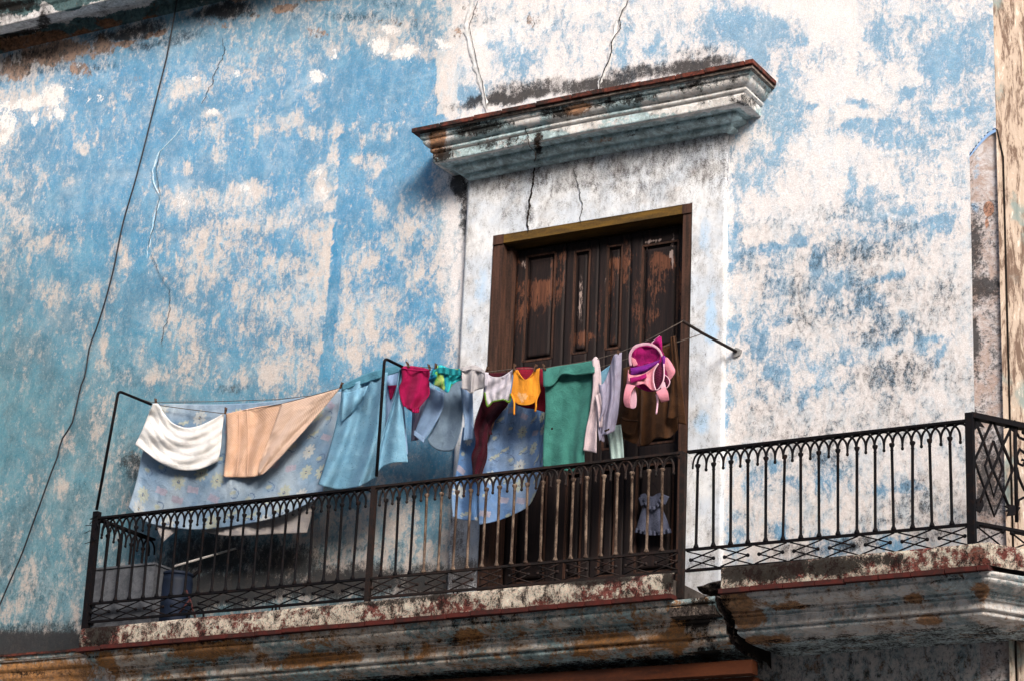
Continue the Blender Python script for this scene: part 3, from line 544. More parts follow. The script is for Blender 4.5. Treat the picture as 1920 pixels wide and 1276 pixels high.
# hood over the door
hp = [(.045, 8.65), (.045, 8.612), (.062, 8.610), (.064, 8.600), (.060, 8.592), (.068, 8.572), (.085, 8.556), (.098, 8.552), (.112, 8.552), (.112, 8.540), (.104, 8.538), (.104, 8.520), (.126, 8.518), (.128, 8.508), (.120, 8.504), (.122, 8.438), (.235, 8.438), (.235, 8.426), (.226, 8.422), (.232, 8.405), (.262, 8.392), (.290, 8.388), (.306, 8.384), (.306, 8.372), (.296, 8.368), (.30, 8.352), (.325, 8.346), (.40, 8.345)]
HX0, HX1, HD = -.702, 2.045, .40
hpath = [(HX0, 0, 1, 0), (HX0, -HD, 1, 1), (HX1, -HD, -1, 1), (HX1, 0, -1, 0)]
hw = [[(.5, 1085, 225, 40, 20, -8), (.4, 980, 225, 30, 10, 0), (.5, 820, 265, 20, 20, 0), (.5, 1380, 180, 40, 30, 0), (.3, 1300, 190, 60, 20, 0), (.4, 1240, 200, 40, 10, 0)],
      [(.45, 900, 240, 60, 12, -8), (.4, 1180, 190, 60, 10, -8), (.5, 830, 290, 20, 14, 0), (.6, 1010, 270, 8, 30, 0), (.4, 1040, 210, 30, 12, 0), (.3, 1330, 160, 60, 10, -8), (.5, 1400, 190, 20, 12, 0), (.3, 930, 270, 60, 10, -8)],
      [(.7, 820, 260, 14, 30, 0), (.5, 1085, 205, 30, 10, -8), (.5, 1010, 265, 6, 20, 0), (.4, 1130, 262, 20, 6, 0)]]
hood_dz = lambda x: .012 * (x - .6) / 1.4 + .006 * np.sin(x * 3.)
sweep('door_hood', hp, hpath, M_hood, bld, rough=.0025, wear=hw, dz=hood_dz, pw=lambda i, z: (np.where(i > .19, -.55, 0) + np.where((i > .125) & (i < .155), .35, 0), .30 * np.exp(-((i - .24) / .012) ** 2) + .30 * np.exp(-((i - .115) / .008) ** 2) + .22 * np.exp(-((i - .055) / .02) ** 2) + .22 * np.exp(-((i - .315) / .01) ** 2), 0 * i))  # creases under the hood darkened in colour: grime with painted shade
tiles(HX0 + .0, HX1, -HD, -.005, 8.655, 8.685, .26, M_tile_dark, bld, hood_dz)
hoodtop = MB().box((HX0 + .02, -HD + .02, 8.64), (HX1 - .02, 0, 8.656)).build('hood_top_mortar', M_mortar, bld)
# eaves cornice across the top
ep = [(0, 11.4), (0, 10.70), (.015, 10.68), (.015, 10.60), (.03, 10.585), (.05, 10.565), (.055, 10.52), (.07, 10.51), (.075, 10.42), (.20, 10.42), (.24, 10.45), (.30, 10.475), (.34, 10.47), (.345, 10.45), (.355, 10.445), (.36, 10.37), (.40, 10.36)]
sweep('eaves_cornice', ep, [(-6.6, -.40, 0, 1), (2.2, -.40, 0, 1)], M_eave, bld, rough=.005, rag=.05,
      wear=[[(.8, 85, 25, 12, 14, 0), (.9, 60, 42, 60, 12, -12), (.9, 200, 15, 90, 10, -12), (.4, 20, 35, 30, 10, 0)], [(.5, 80, 40, 10, 14, 0), (.5, 10, 10, 60, 10, 0), (.4, 30, 64, 60, 5, -10)],
            [(.9, 60, 80, 60, 12, -8), (.8, 160, 70, 30, 10, -10), (.9, 290, 38, 22, 6, -8), (.6, 205, 45, 20, 8, 0), (.6, 420, 20, 40, 6, -10), (.7, 15, 80, 30, 12, 0)]])
MB().box((-6.6, -.399, 11.38), (2.2, 0, 11.4)).build('eaves_top', M_floor, bld)
# string course left of the balcony
sp_ = [(.0, 5.0), (.0, 4.975), (.02, 4.965), (.03, 4.90), (.05, 4.89), (.055, 4.84), (.07, 4.82), (.075, 4.74), (.10, 4.70), (.14, 4.66), (.15, 4.6)]
sweep('string_course', sp_, [(-6.6, -.15, 0, 1), (-2.75, -.15, 0, 1)], M_mould, bld, rough=.004, wear=[[], [(.3, 60, 1262, 80, 6, 0)], [(.5, 80, 1262, 80, 20, 0)]])
tiles(-6.0, -2.95, -.165, -.01, 5.001, 5.018, .3, M_tile_dark, bld)
MB().box((-6.6, -.14, 4.96), (-2.75, 0, 4.999)).build('string_course_top', M_mortar, bld)

# cracks and cement-filled cracks on wall and surround
def ribbon(name, pts, w, mat, Y, parent, jag=3., px_w=None, n=60):
    p = resample(pts, n); s = np.linspace(0, 1, n); p = p + np.stack([jag * 2 * fbm(s * n / 3, s * 0 + pts[0][0], 3), 0 * s], -1)
    ww = w * (.55 + 1.1 * np.abs(fbm(s * n / 2.5, s * 0 + 3, 3)) * 2) if hasattr(w, '__len__') is False else w
    ww = ww * np.clip(np.minimum(s, 1 - s) * 10 + .25, 0, 1)
    V = []
    for k in (-1, -.5, .5, 1):
        a = at(p[:, 0] + k * ww / 2, p[:, 1], Y); a[:, 1] += (.004 if abs(k) == 1 else 0); V.append(a)
    return grid_obj(name, np.stack(V, 1), mat, parent)
ribbon('filled_crack', [(888, -5), (872, 45), (880, 90), (893, 130), (903, 165), (912, 210)], 10, M_cement, -.010, bld, 2)
ribbon('crack', [(895, 2), (880, 48), (888, 90), (899, 135), (908, 175), (914, 205)], 1.1, M_black, -.019, bld, 2)
ribbon('filled_crack', [(1176, -5), (1155, 40), (1148, 80), (1142, 115), (1126, 150), (1122, 168)], 8, M_cement, -.009, bld, 3)
ribbon('crack', [(1180, -5), (1160, 34), (1163, 55), (1148, 72), (1143, 112), (1128, 140), (1124, 168)], 2.0, M_black, -.018, bld, 3)
ribbon('filled_crack', [(340, 238), (322, 262), (300, 284), (284, 318), (286, 345), (299, 368), (288, 410), (280, 450), (274, 485)], 3.5, plain_material('white_filler', (.60, .68, .74), (.20, .42, .60), 30), -.006, bld, 3)
ribbon('crack', [(300, 284), (292, 318), (300, 365), (292, 405), (276, 470)], 0.6, M_black, -.018, bld, 2)
ribbon('crack', [(285, 478), (298, 512), (316, 540), (320, 580), (306, 620), (304, 650)], 0.6, M_black, -.012, bld, 4)
ribbon('crack', [(417, 72), (422, 100), (408, 125), (395, 160), (378, 195)], 0.8, M_black, -.012, bld, 4)
ribbon('crack', [(1002, 303), (998, 340), (992, 385), (988, 436)], 3.6, M_black, -.053, bld, 3)
ribbon('crack', [(1075, 315), (1084, 350), (1090, 380), (1088, 418)], 1.1, M_black, -.052, bld, 4)
ribbon('crack', [(868, 395), (874, 350), (866, 330)], 1.0, M_black, -.012, bld, 5)
ribbon('crack', [(987, 232), (986, 246), (992, 256), (990, 270), (1003, 284), (1003, 303)], 2.2, M_black, -.30, bld, 3, n=30)

# ------------------------------------------------------------------ the balcony (slab, tiled edge, swept mouldings)
balc = empty('balcony', (0, -.4, 4.9), 'long crumbling masonry balcony with red tiled edge and flaking teal and ochre mouldings', 'balcony')
BD = .78; BX0 = -3.045
bdz = lambda x: .0095 * x
GX0, GX1 = 1.70, 2.03                       # broken gap in the slab edge
BCx = 3.33                                   # corner of the base line where the balcony turns
tn = math.tan(math.radians(28.5))
cornerx = BCx + tn * BD
wl = [[(.6, 400, 1130, 60, 10, -4), (.7, 600, 1120, 60, 10, -4), (.6, 320, 1150, 60, 8, -4), (.8, 1235, 1085, 14, 12, 0), (.8, 760, 1118, 40, 10, -4), (.5, 1000, 1110, 60, 10, -4)],
      [(.7, 185, 1185, 22, 22, 0), (.6, 200, 1170, 16, 12, 0), (.4, 700, 1130, 60, 4, -4), (.6, 1120, 1085, 60, 8, -4), (.7, 1440, 1065, 70, 16, -4), (.7, 1560, 1060, 40, 14, -4), (.6, 1380, 1072, 20, 16, 0), (.4, 800, 1112, 60, 10, -4), (.5, 450, 1142, 30, 4, 0), (.3, 1640, 1050, 60, 8, 0), (.6, 1255, 1085, 8, 14, 0)],
      [(.5, 420, 1150, 60, 10, -4), (.9, 1833, 1040, 12, 14, 0)]]
slab_prof = [(.035, 5.045), (.012, 5.04), (.0, 5.02), (.0, 4.925), (.006, 4.90)]
sweep('slab', slab_prof, [(BX0, 0, 1, 0), (BX0, -BD, 1, 1), (GX0, -BD, 0, 1)], M_slab, balc, rough=.009, wear=wl, rag=.05, dz=bdz)
sx = ES * 2.0; nrm2 = np.array([ES[1], -ES[0]])
e0 = np.array([BCx, 0]) + nrm2 * BD
e1 = e0 + ES[:2] * 1.6
mitre = (-tn, 1.)
sweep('slab', slab_prof, [(GX1, -BD, 0, 1), (cornerx, -BD, *mitre), (e1[0], e1[1], -nrm2[0], -nrm2[1])], M_slab, balc, rough=.009, wear=wl, rag=.06, dz=bdz)
# floor decks
def deck(name, x0, x1, y0, z, mat, th=.10):
    return MB().box((x0, y0, z - th), (x1, -.002, z)).build(name, mat, balc)
deck('floor', BX0 + .03, GX0 - .01, -BD + .035, 5.015, M_floor); deck('floor', GX1 + .01, 3.30, -BD + .035, 5.05, M_floor)
deck('floor', GX0 - .01, GX1 + .01, -.30, 5.01, M_floor)
mb = MB(); p4 = [(3.30, -.002), (3.30, -BD + .035), (cornerx - .03, -BD + .035), tuple(e1 - nrm2 * .04), tuple(np.array([BCx, 0]) + ES[:2] * 1.6)]
mb.add([(x, y, 4.95) for x, y in p4] + [(x, y, 5.05) for x, y in p4], [(0, 1, 2, 3, 4)[::-1], (5, 6, 7, 8, 9)] + [(i, (i + 1) % 5, (i + 1) % 5 + 5, i + 5) for i in range(5)]); mb.build('floor', M_floor, balc)
# red tiles along the edge, each its own piece
tiles(BX0 + .03, GX0 + .01, -.805, -.60, 4.868, 4.897, .21, M_tile, balc, bdz, .003, .006)
tiles(GX1 - .005, cornerx + .005, -.805, -.60, 4.868, 4.897, .20, M_tile, balc, bdz, .003, .006)
me = MB().box((0, 0, 0), (1, 1, 1)).mesh('tile', M_tile)
for k in range(8):
    o = bpy.data.objects.new('tile', me); link(o, balc); b = np.array([BCx, 0]) + nrm2 * .805 + ES[:2] * (.0 + k * .2)
    o.location = (b[0] - nrm2[0] * .2, b[1] - nrm2[1] * .2, 4.868 + bdz(3.7) + random.uniform(-.002, .002)); o.rotation_euler = (0, 0, math.radians(57) - math.pi * 0); o.scale = (.194, .2, .029)
    o.location = (b[0], b[1], o.location[2])
me2 = MB().box((0, 0, 0), (1, 1, 1)).mesh('tile', M_tile)
for k in range(4):
    o = bpy.data.objects.new('tile', me2); link(o, balc); o.location = (BX0 - .018, -.78 + k * .19, 4.868 + bdz(-3)); o.scale = (.20, .184, .029)
# mouldings under the slab
mp0 = [(.02, 4.866), (.02, 4.836), (.040, 4.832), (.040, 4.822), (.034, 4.818), (.05, 4.795), (.085, 4.772), (.12, 4.762), (.150, 4.760), (.152, 4.748), (.146, 4.744), (.150, 4.734), (.166, 4.730), (.172, 4.720), (.162, 4.712), (.172, 4.706), (.190, 4.704), (.190, 4.640), (.222, 4.636), (.224, 4.626), (.214, 4.620), (.225, 4.600), (.26, 4.588), (.30, 4.584), (.318, 4.582), (.318, 4.568), (.385, 4.560), (.46, 4.555), (.78, 4.55)]
mpl = lambda k: [(a, 4.866 - (4.866 - z) * k) for a, z in mp0]
mp = mpl(.90)
mpw = lambda i, z: (np.where(i > .39, -.5, 0) + .1 * ((i > .17) & (i < .21)), .30 * np.exp(-((i - .147) / .005) ** 2) + .30 * np.exp(-((i - .167) / .006) ** 2) + .32 * np.exp(-((i - .218) / .006) ** 2) + .24 * np.exp(-((i - .038) / .007) ** 2) + np.where(i > .33, .42, 0), 0 * i)  # grooves and soffit darkened in colour: grime plus painted shade
ml = [[(.4, 240, 1240, 40, 16, 0), (.5, 1290, 1165, 30, 26, 0), (.4, 1260, 1200, 50, 12, 0), (.5, 620, 1180, 60, 14, -4), (.35, 700, 1200, 50, 20, -4)],
      [(.6, 1310, 1150, 24, 40, 0), (.5, 1330, 1220, 20, 14, 0), (.4, 850, 1180, 8, 30, 0), (.35, 400, 1200, 80, 5, -4), (.35, 900, 1160, 60, 6, -4), (.4, 200, 1195, 20, 10, 0), (.4, 520, 1185, 30, 5, 0)],
      [(.6, 1260, 1200, 30, 12, 0), (.6, 1270, 1180, 10, 40, 0), (.5, 400, 1215, 60, 12, -4), (.5, 880, 1190, 20, 10, 0), (.5, 300, 1205, 60, 8, 0), (.5, 600, 1235, 60, 10, -4), (.4, 1150, 1200, 40, 14, 0), (.6, 200, 1250, 14, 24, 0), (.5, 1090, 1220, 14, 10, 0)]]
GAPX = 1.985
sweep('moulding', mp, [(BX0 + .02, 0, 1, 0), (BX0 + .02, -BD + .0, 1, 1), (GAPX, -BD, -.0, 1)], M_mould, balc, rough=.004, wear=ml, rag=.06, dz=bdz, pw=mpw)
mr = [[(.5, 1450, 1110, 60, 6, -4), (.4, 1560, 1120, 80, 14, -4), (.4, 1700, 1150, 70, 14, -4), (.8, 1860, 1155, 30, 14, 10), (.4, 1640, 1180, 90, 10, -4)], [(.35, 1400, 1090, 60, 6, 0), (.3, 1600, 1085, 60, 5, -4), (.3, 1480, 1135, 60, 4, -4), (.4, 1780, 1080, 30, 6, 0), (.5, 1360, 1160, 10, 50, 0)],
      [(.7, 1380, 1130, 26, 16, 0), (.6, 1400, 1160, 30, 14, 0), (.5, 1420, 1200, 50, 8, -4), (.6, 1713, 1122, 12, 7, 0), (.5, 1840, 1105, 16, 12, 0), (.4, 1740, 1160, 20, 8, 0), (.5, 1480, 1135, 30, 6, 0)]]
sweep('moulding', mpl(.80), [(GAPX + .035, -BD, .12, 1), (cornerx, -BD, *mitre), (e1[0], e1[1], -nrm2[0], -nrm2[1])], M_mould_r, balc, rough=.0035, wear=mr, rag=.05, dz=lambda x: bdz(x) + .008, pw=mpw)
# broken ends: ragged end caps and a dark core
for xx, name in ((GAPX - .004, 'broken_end'), (GAPX + .045, 'broken_end')):
    m_ = MB(); pts = [(-BD + i, z + bdz(xx)) for i, z in mp]; pts = [(-.01, 4.86 + bdz(xx))] + pts + [(-.01, 4.56)]
    v = [(xx + random.uniform(-.012, .012), y, z) for y, z in pts]; c = (xx, -.4, 4.74)
    m_.add(v + [c], [(i, (i + 1) % len(v), len(v)) for i in range(len(v))]); m_.build(name, aged_material('broken_core', (.12, .09, .08), amt=(.6, .3, .7)) if xx < GAPX else M_black, balc)
# top surface of moulding exposed in the gap + rubble
def rubble(name, c, s, mat, seed, parent, sub=3):
    import bmesh
    bm = bmesh.new(); bmesh.ops.create_icosphere(bm, subdivisions=sub, radius=1)
    for v in bm.verts:
        p = v.co; k = 1 + .55 * (mnoise.fractal(p * 1.4 + Vector((seed, seed, 0)), .9, 2.1, 4)); v.co = Vector((p.x * s[0] * k, p.y * s[1] * k, p.z * s[2] * k))
    m_ = bpy.data.meshes.new(name); bm.to_mesh(m_); bm.free(); m_.materials.append(mat); o = bpy.data.objects.new(name, m_); link(o, parent)
    o.location = c
    return o
M_rub = aged_material('rubble', (.09, .07, .06), cream=(.30, .24, .19), amt=(.5, .3, .80), scale=2)
MB().box((1.66, -.74, 4.78), (GAPX - .01, -.01, 4.85)).build('broken_core', M_rub, balc)
def relc(o): o.matrix_parent_inverse = Matrix.Translation(balc.location).inverted(); return o
relc(rubble('broken_lump', (2.0, -.52, 4.985), (.19, .16, .055), M_rub, 3, balc)); relc(rubble('broken_lump', (1.78, -.58, 4.85), (.16, .14, .05), M_rub, 7, balc)); relc(rubble('broken_lump', (1.93, -.55, 4.86), (.12, .14, .045), M_rub, 11, balc))
for o in bpy.data.objects:
    if o.parent is balc and o.name.startswith('tile'): relc(o)
    
# timber beam and bracket under the balcony
bm_ = empty('timber_beam', (.3, -.33, 4.5), 'orange brown painted timber beam under the balcony mouldings', 'beam')
MB().box((-2.4, -.42, 4.462), (2.085, -.33, 4.548)).build('beam', M_beam, bm_); MB().box((-2.4, -.325, 4.40), (2.06, -.10, 4.46)).build('under_board', M_beam, bm_)
MB().box((1.13, -.41, 4.0), (1.25, -.33, 4.458)).build('post', M_beam, bm_)
mb = MB(); mb.tube([(1.25 + .12 * math.sin(t), -.36, 4.36 + .095 * math.cos(t) - .0) for t in np.linspace(0, 1.5, 8)], .018, 6); mb.build('curved_brace', M_beam, bm_, True)

# ------------------------------------------------------------------ the door
door = empty('door', (.63, .08, 5.0), 'tall dark worn wooden double door with peeling panels behind the washing', 'door')
fy = -.035
MB().box((DX0, fy, 4.95), (DX0 + .085, .17, DZ - .068)).build('frame', M_wood_frame, door); MB().box((DX1 - .075, fy, 4.95), (DX1, .17, DZ - .068)).build('frame', M_wood_frame, door)
MB().box((DX0 + .0, fy - .006, DZ - .066), (DX1 - .0, .17, DZ)).build('lintel', M_wood_yellow, door)
MB().box((DX0, fy - .010, DZ - .070), (DX0 + .088, .1, DZ + .002)).build('frame', M_wood_frame, door); MB().box((DX1 - .078, fy - .010, DZ - .070), (DX1 + .0, .1, DZ + .002)).build('frame', M_wood_frame, door)
MB().box((DX0 + .085, .03, 4.95), (DX0 + .125, .17, DZ - .086)).build('frame', M_wood_frame, door)
MB().box((DX0 + .02, .19, 4.9), (DX1 - .02, .2, DZ)).build('backing', M_black, door)
WEAR = [(.8, 1010, 545, 34, 50, 25), (.75, 990, 590, 16, 50, 10), (.75, 960, 560, 12, 90, 5), (.6, 1040, 510, 10, 40, 0), (.7, 1000, 520, 8, 20, 0), (.6, 1056, 500, 7, 60, 0), (.75, 1160, 490, 22, 18, 0), (.6, 1145, 520, 8, 60, 0), (.7, 1175, 500, 9, 40, 0), (.75, 1095, 632, 26, 12, 0), (.8, 1240, 490, 30, 22, 0), (.6, 1230, 530, 22, 40, 0), (.55, 1200, 560, 14, 80, 0), (.6, 1275, 540, 8, 70, 0), (.5, 1125, 600, 8, 60, 0), (.5, 1150, 600, 10, 80, 0), (.5, 1110, 500, 6, 20, 0), (.45, 1220, 600, 20, 40, 0), (.5, 955, 640, 12, 40, 0)]
NOWEAR = [(0, 1005, 505, 22, 14, 0), (0, 1010, 620, 24, 34, 10), (0, 1090, 520, 22, 70, 0), (0, 1240, 460, 40, 12, 0), (.0, 1120, 470, 30, 12, 0)]
WSC = [(.58, 1090, 560, 8, 70, 2), (.6, 1040, 505, 4, 30, 0), (.55, 985, 495, 6, 18, 0), (.7, 1230, 455, 34, 5, -8), (.8, 1260, 470, 3, 40, 0), (.5, 1205, 480, 4, 24, 0), (.5, 1135, 540, 4, 60, 0), (.55, 1215, 470, 4, 14, 0)]
def wood_sheet(name, x0, x1, z0, z1, y, parent, round_=.006):
    """board face with real thickness: front sheet folded back at its edges"""
    nu = max(5, int((x1 - x0) / .018)); nv = max(5, int((z1 - z0) / .02)); ux = np.linspace(x0, x1, nu); uz = np.linspace(z0, z1, nv)
    ux = np.concatenate([[x0], ux, [x1]]); uz = np.concatenate([[z0], uz, [z1]]); U, V = np.meshgrid(ux, uz)
    Y = np.full_like(U, y) + .0015 * fbm(U * 30, V * 3, 3); Y[0] = y + .028; Y[-1] = y + .028; Y[:, 0] = y + .028; Y[:, -1] = y + .028
    P = np.stack([U, Y, V], -1); px, py = pj(P.reshape(-1, 3)); wx = px + 14 * fbm(px / 8, py / 16, 4); wy = py + 24 * fbm(px / 7 + 50, py / 24, 4)
    w = spots(np.zeros_like(px), wx, wy, WEAR, 'max'); w = np.maximum(spots(w, wx, wy, NOWEAR), .12 * (py < 680)); s = spots(np.zeros_like(px), wx, wy, WSC, 'max')
    return grid_obj(name, P, M_door, parent, smooth=False, attrs={'wear_shade1': np.stack([w, s, 0 * w], -1).reshape(*P.shape)})
def leaf(x0, x1, y, panels, stile):
    lf = wood_sheet('door_leaf', x0 + .003, x1 - .003, 4.98, DZ - .09, y + .022, door)
    # stiles, rails proud of the leaf; raised panels between
    def part(n_, a, b, c, d, yy):
        o = wood_sheet(n_, a, b, c, d, yy, door); o.parent = lf; o.matrix_parent_inverse = Matrix.Identity(4); return o
    part('stile', x0 + .003, x0 + stile, 4.98, DZ - .09, y); part('stile', x1 - stile, x1 - .003, 4.98, DZ - .09, y)
    prev = DZ - .09
    for (pt, pb) in panels:
        part('rail', x0 + stile + .001, x1 - stile - .001, pt, prev, y + .001)
        g_ = .018
        part('raised_panel', x0 + stile + g_ * 1.6, x1 - stile - g_ * 1.6, pb + g_ * 1.6, pt - g_ * 1.6, y + .008)
        mbm = MB(); a, b = x0 + stile, x1 - stile
        for (p_, q_) in (((a, pt), (b, pt)), ((b, pt), (b, pb)), ((b, pb), (a, pb)), ((a, pb), (a, pt))): mbm.bar((p_[0], y + .004, p_[1]), (q_[0], y + .004, q_[1]), .014, .014, (0, 1, 0))
        o = mbm.build('panel_beading', M_wood_frame, door); o.parent = lf; o.matrix_parent_inverse = Matrix.Identity(4)
        prev = pb
    part('rail', x0 + stile + .001, x1 - stile - .001, 4.98, prev, y + .001)
    return lf
xd = [-.045, .362, .628, .886, 1.355]
leaf(xd[0], xd[1], .095, [(7.72, 6.92), (6.75, 6.2), (6.05, 5.3)], .085); leaf(xd[1], xd[2], .10, [(7.70, 6.93), (6.75, 6.2), (6.05, 5.3)], .072)
leaf(xd[2], xd[3], .102, [(7.70, 6.93), (6.75, 6.2), (6.05, 5.3)], .072); leaf(xd[3], xd[4], .096, [(7.66, 6.88), (6.75, 6.2), (6.05, 5.3)], .095)

# ------------------------------------------------------------------ railings
RY = -.70; ZR = 5.85; ZC = 5.757; ZB = 5.208; ZL = 5.073
rdz = lambda x: (.004 * (x + 3) / 7)
def baluster_mesh(mat):
    h = ZC - ZB
    return MB().lathe([(.017, 0), (.018, .008), (.012, .022), (.0095, .03), (.0095, h - .05), (.012, h - .046), (.0095, h - .04), (.010, h - .028), (.017, h - .016), (.018, h - .004), (.012, h)], n=8).mesh('baluster', mat, True)
def arch_mesh(mat, w, h=.092):
    # pointed round arch springing downwards from the rail, unit in x
    pts = [(-w / 2, 0, -.008)] + [(-w / 2 * math.cos(t) ** 1.0, 0, h * math.sin(t) ** .85) for t in np.linspace(0.02, math.pi / 2, 9)]
    pts = pts + [(-x, y, z) for x, y, z in reversed(pts[:-1])]
    return MB().tube(np.array(pts) * 1.0, .0074, 6).mesh('arch', mat, True)
def pendant_mesh(mat):
    return MB().lathe([(.003, -.034), (.010, -.028), (.0105, -.020), (.007, -.012), (.0075, .0), (.0065, .012)], n=8).mesh('pendant', mat, True)
def inst(name, me, loc, par, rot=(0, 0, 0), sc=(1, 1, 1)):
    o = bpy.data.objects.new(name, me); link(o, par); o.matrix_parent_inverse = Matrix.Translation(par.location).inverted()
    o.location = loc; o.rotation_euler = rot; o.scale = sc; return o
def lattice_unit(par, p0, p1, zt, zb, mat):
    """two crossing open arrowheads with ball tips between the lower rails"""
    p0 = np.array(p0, float); p1 = np.array(p1, float); d = p1 - p0; zm_ = (zt + zb) / 2
    def P(t, z): q = p0 + d * t; return (q[0], q[1], z)
    m_ = MB()
    for a, b in ((.06, .92), (.80, -.06)):
        m_.tube([P(a, zm_), P(b, zt - .004)], .0048, 6); m_.tube([P(a, zm_), P(b, zb + .004)], .0048, 6); m_.ball(P(a, zm_), .0125)
    o = m_.build('lattice', mat, par, True); return o
def scroll(par, x, z, s, mat, y=RY):
    m_ = MB()
    for sg in (-1, 1):
        pts = [(x + sg * (.008 + .0 * t), y, z) for t in (0,)] + [(x + sg * (.012 + .028 * math.sin(t * 2.2)), y, z - .03 * t) for t in np.linspace(0, 1, 5)]
        c = (x + sg * .062, z - .038)
        pts = [(x + sg * .014, y, z), (x + sg * .016, y, z - .02)] + [(c[0] - sg * (.040 - .009 * k) * math.cos(k * .8), y, c[1] - (.034 - .007 * k) * math.sin(k * .8)) for k in np.linspace(0, 4.2, 14)]
        m_.tube(pts, .0055, 6)
    m_.build('scroll', mat, par, True)
def panel(par, xs_px, xa_, xb_, mat_b, mat_top, mat_low, ypx=900):
    """one straight panel: xs = balusters"""
    xs_ = [float(at(p, ypx_, RY)[0]) for p, ypx_ in [(q, np.interp(q, [185, 1818], [985, 800])) for q in xs_px]]
    m_ = MB(); m_.bar((xa_, RY, ZR + rdz(xa_)), (xb_, RY, ZR + rdz(xb_)), .034, .016); m_.build('top_rail', mat_top, par)
    m_ = MB(); m_.bar((xa_, RY, ZB + rdz(xa_)), (xb_, RY, ZB + rdz(xb_)), .022, .016); m_.build('lower_rail', mat_low, par)
    m_ = MB(); m_.bar((xa_, RY, ZL + rdz(xa_)), (xb_, RY, ZL + rdz(xb_)), .022, .016); m_.build('lower_rail', mat_low, par)
    bme = baluster_mesh(mat_b[0]); bme2 = baluster_mesh(mat_b[1]); pme = pendant_mesh(mat_top)
    allx = [xa_] + xs_ + [xb_]
    for i, x in enumerate(xs_):
        r_ = xs_px[i]; inst('baluster', bme2 if r_ > 795 and r_ < 1270 else bme, (x, RY, ZB + .006 + rdz(x)), par, (random.uniform(-.012, .012), random.uniform(-.014, .014), random.random()))
    s0 = np.median(np.diff(xs_)); ame = arch_mesh(mat_top, s0)
    nodes = allx
    for i in range(len(nodes) - 1):
        a, b = nodes[i], nodes[i + 1]
        if b - a > .6 * s0: inst('arch', ame, ((a + b) / 2, RY - .003, ZC + rdz(a) - .012), par, sc=((b - a) / s0, 1, 1))
        mid = (a + b) / 2
        if b - a > .6 * s0: inst('pendant', pme, (mid, RY + .003, ZC - .012 + rdz(mid)), par)
        if i < len(nodes) - 2:
            m2 = (nodes[i + 1] + nodes[i + 2]) / 2
            inst('arch', ame, ((mid + m2) / 2, RY + .004, ZC - .012 + rdz(mid)), par, sc=((m2 - mid) / s0, 1, 1))
    # lattice units over two bays each
    n_ = max(1, round((xb_ - xa_) / (2 * s0))); w_ = (xb_ - xa_) / n_
    for i in range(n_):
        a = xa_ + i * w_; lattice_unit(par, (a + .02, RY), (a + w_ - .0, RY), ZB + rdz(a) - .006, ZL + rdz(a) + .006, mat_low)
    return xs_
rl = empty('railing', (-.6, RY, 5.04), 'long railing on the left balcony, worn and rusty in front of the door', 'railing')
P1 = [204, 230, 256, 281.7, 307, 333, 359, 383, 409, 434.5, 459, 486, 513, 538, 563, 590, 617, 643, 671]
P2 = [723, 750, 777, 803, 830, 857, 883, 911, 938, 965, 992, 1019, 1047, 1075, 1103, 1131, 1159, 1187, 1216, 1244]
P3 = [1308, 1340, 1372, 1404, 1437, 1469, 1502, 1536, 1571, 1606, 1640, 1674, 1709, 1745, 1782]
xpa = -3.06; xpb = float(at(697, 1000, RY)[0]); xpc = float(at(1280, 950, RY)[0]); xpd = float(at(1820, 900, RY)[0])
panel(rl, P1, xpa, xpb, (M_iron, M_iron), M_iron, M_iron); panel(rl, P2, xpb, xpc, (M_iron, M_iron_rust), M_iron_brown, M_iron_brown)
m_ = MB(); m_.box((xpa - .026, RY - .024, 5.02), (xpa + .020, RY + .022, 5.90)); m_.build('post', M_iron, rl)
m_ = MB(); m_.box((xpb - .018, RY - .018, 4.99), (xpb + .016, RY + .018, 5.86)); m_.build('post', M_iron_brown, rl); m_ = MB(); m_.box((xpc - .018, RY - .018, 4.90), (xpc + .017, RY + .018, 5.85)); m_.build('post', M_iron_brown, rl)
for x in (float(at(855, 1090, RY)[0]), float(at(522, 1120, RY)[0]), float(at(1085, 1070, RY)[0]), -1.4): scroll(rl, x, ZL, 1, M_iron)
# left return of that railing into the wall
m_ = MB(); m_.bar((xpa, RY, ZR), (xpa, -.02, ZR), .034, .016); m_.build('top_rail', M_iron, rl)
for z in (ZB, ZL): m_ = MB(); m_.bar((xpa, RY, z), (xpa, -.02, z), .02, .016); m_.build('lower_rail', M_iron, rl)
bme = baluster_mesh(M_iron); ame = arch_mesh(M_iron, .14); pme = pendant_mesh(M_iron)
for k in range(1, 5):
    y = RY + k * .14; inst('baluster', bme, (xpa, y, ZB + .006), rl)
for k in range(5):
    y = RY + (k + .5) * .14; inst('arch', ame, (xpa, y, ZC - .012), rl, (0, 0, math.pi / 2)); inst('pendant', pme, (xpa + .002, y, ZC - .012), rl)
    if k < 4: inst('arch', ame, (xpa + .004, y + .07, ZC - .012), rl, (0, 0, math.pi / 2))
# frayed wire tied round the corner post
m_ = MB()
for k in range(9):
    z0 = 5.70 + .02 * k; m_.tube([(xpa + random.uniform(-.02, .02), RY, z0), (xpa + random.uniform(-.05, .05), RY - .03, z0 + random.uniform(-.03, .03)), (xpa + random.uniform(-.08, -.03) * random.choice([1, 1, -.6]), RY - .03, z0 + random.uniform(-.05, .02))], .003, 5)
m_.build('wire_tie', M_iron, rl)

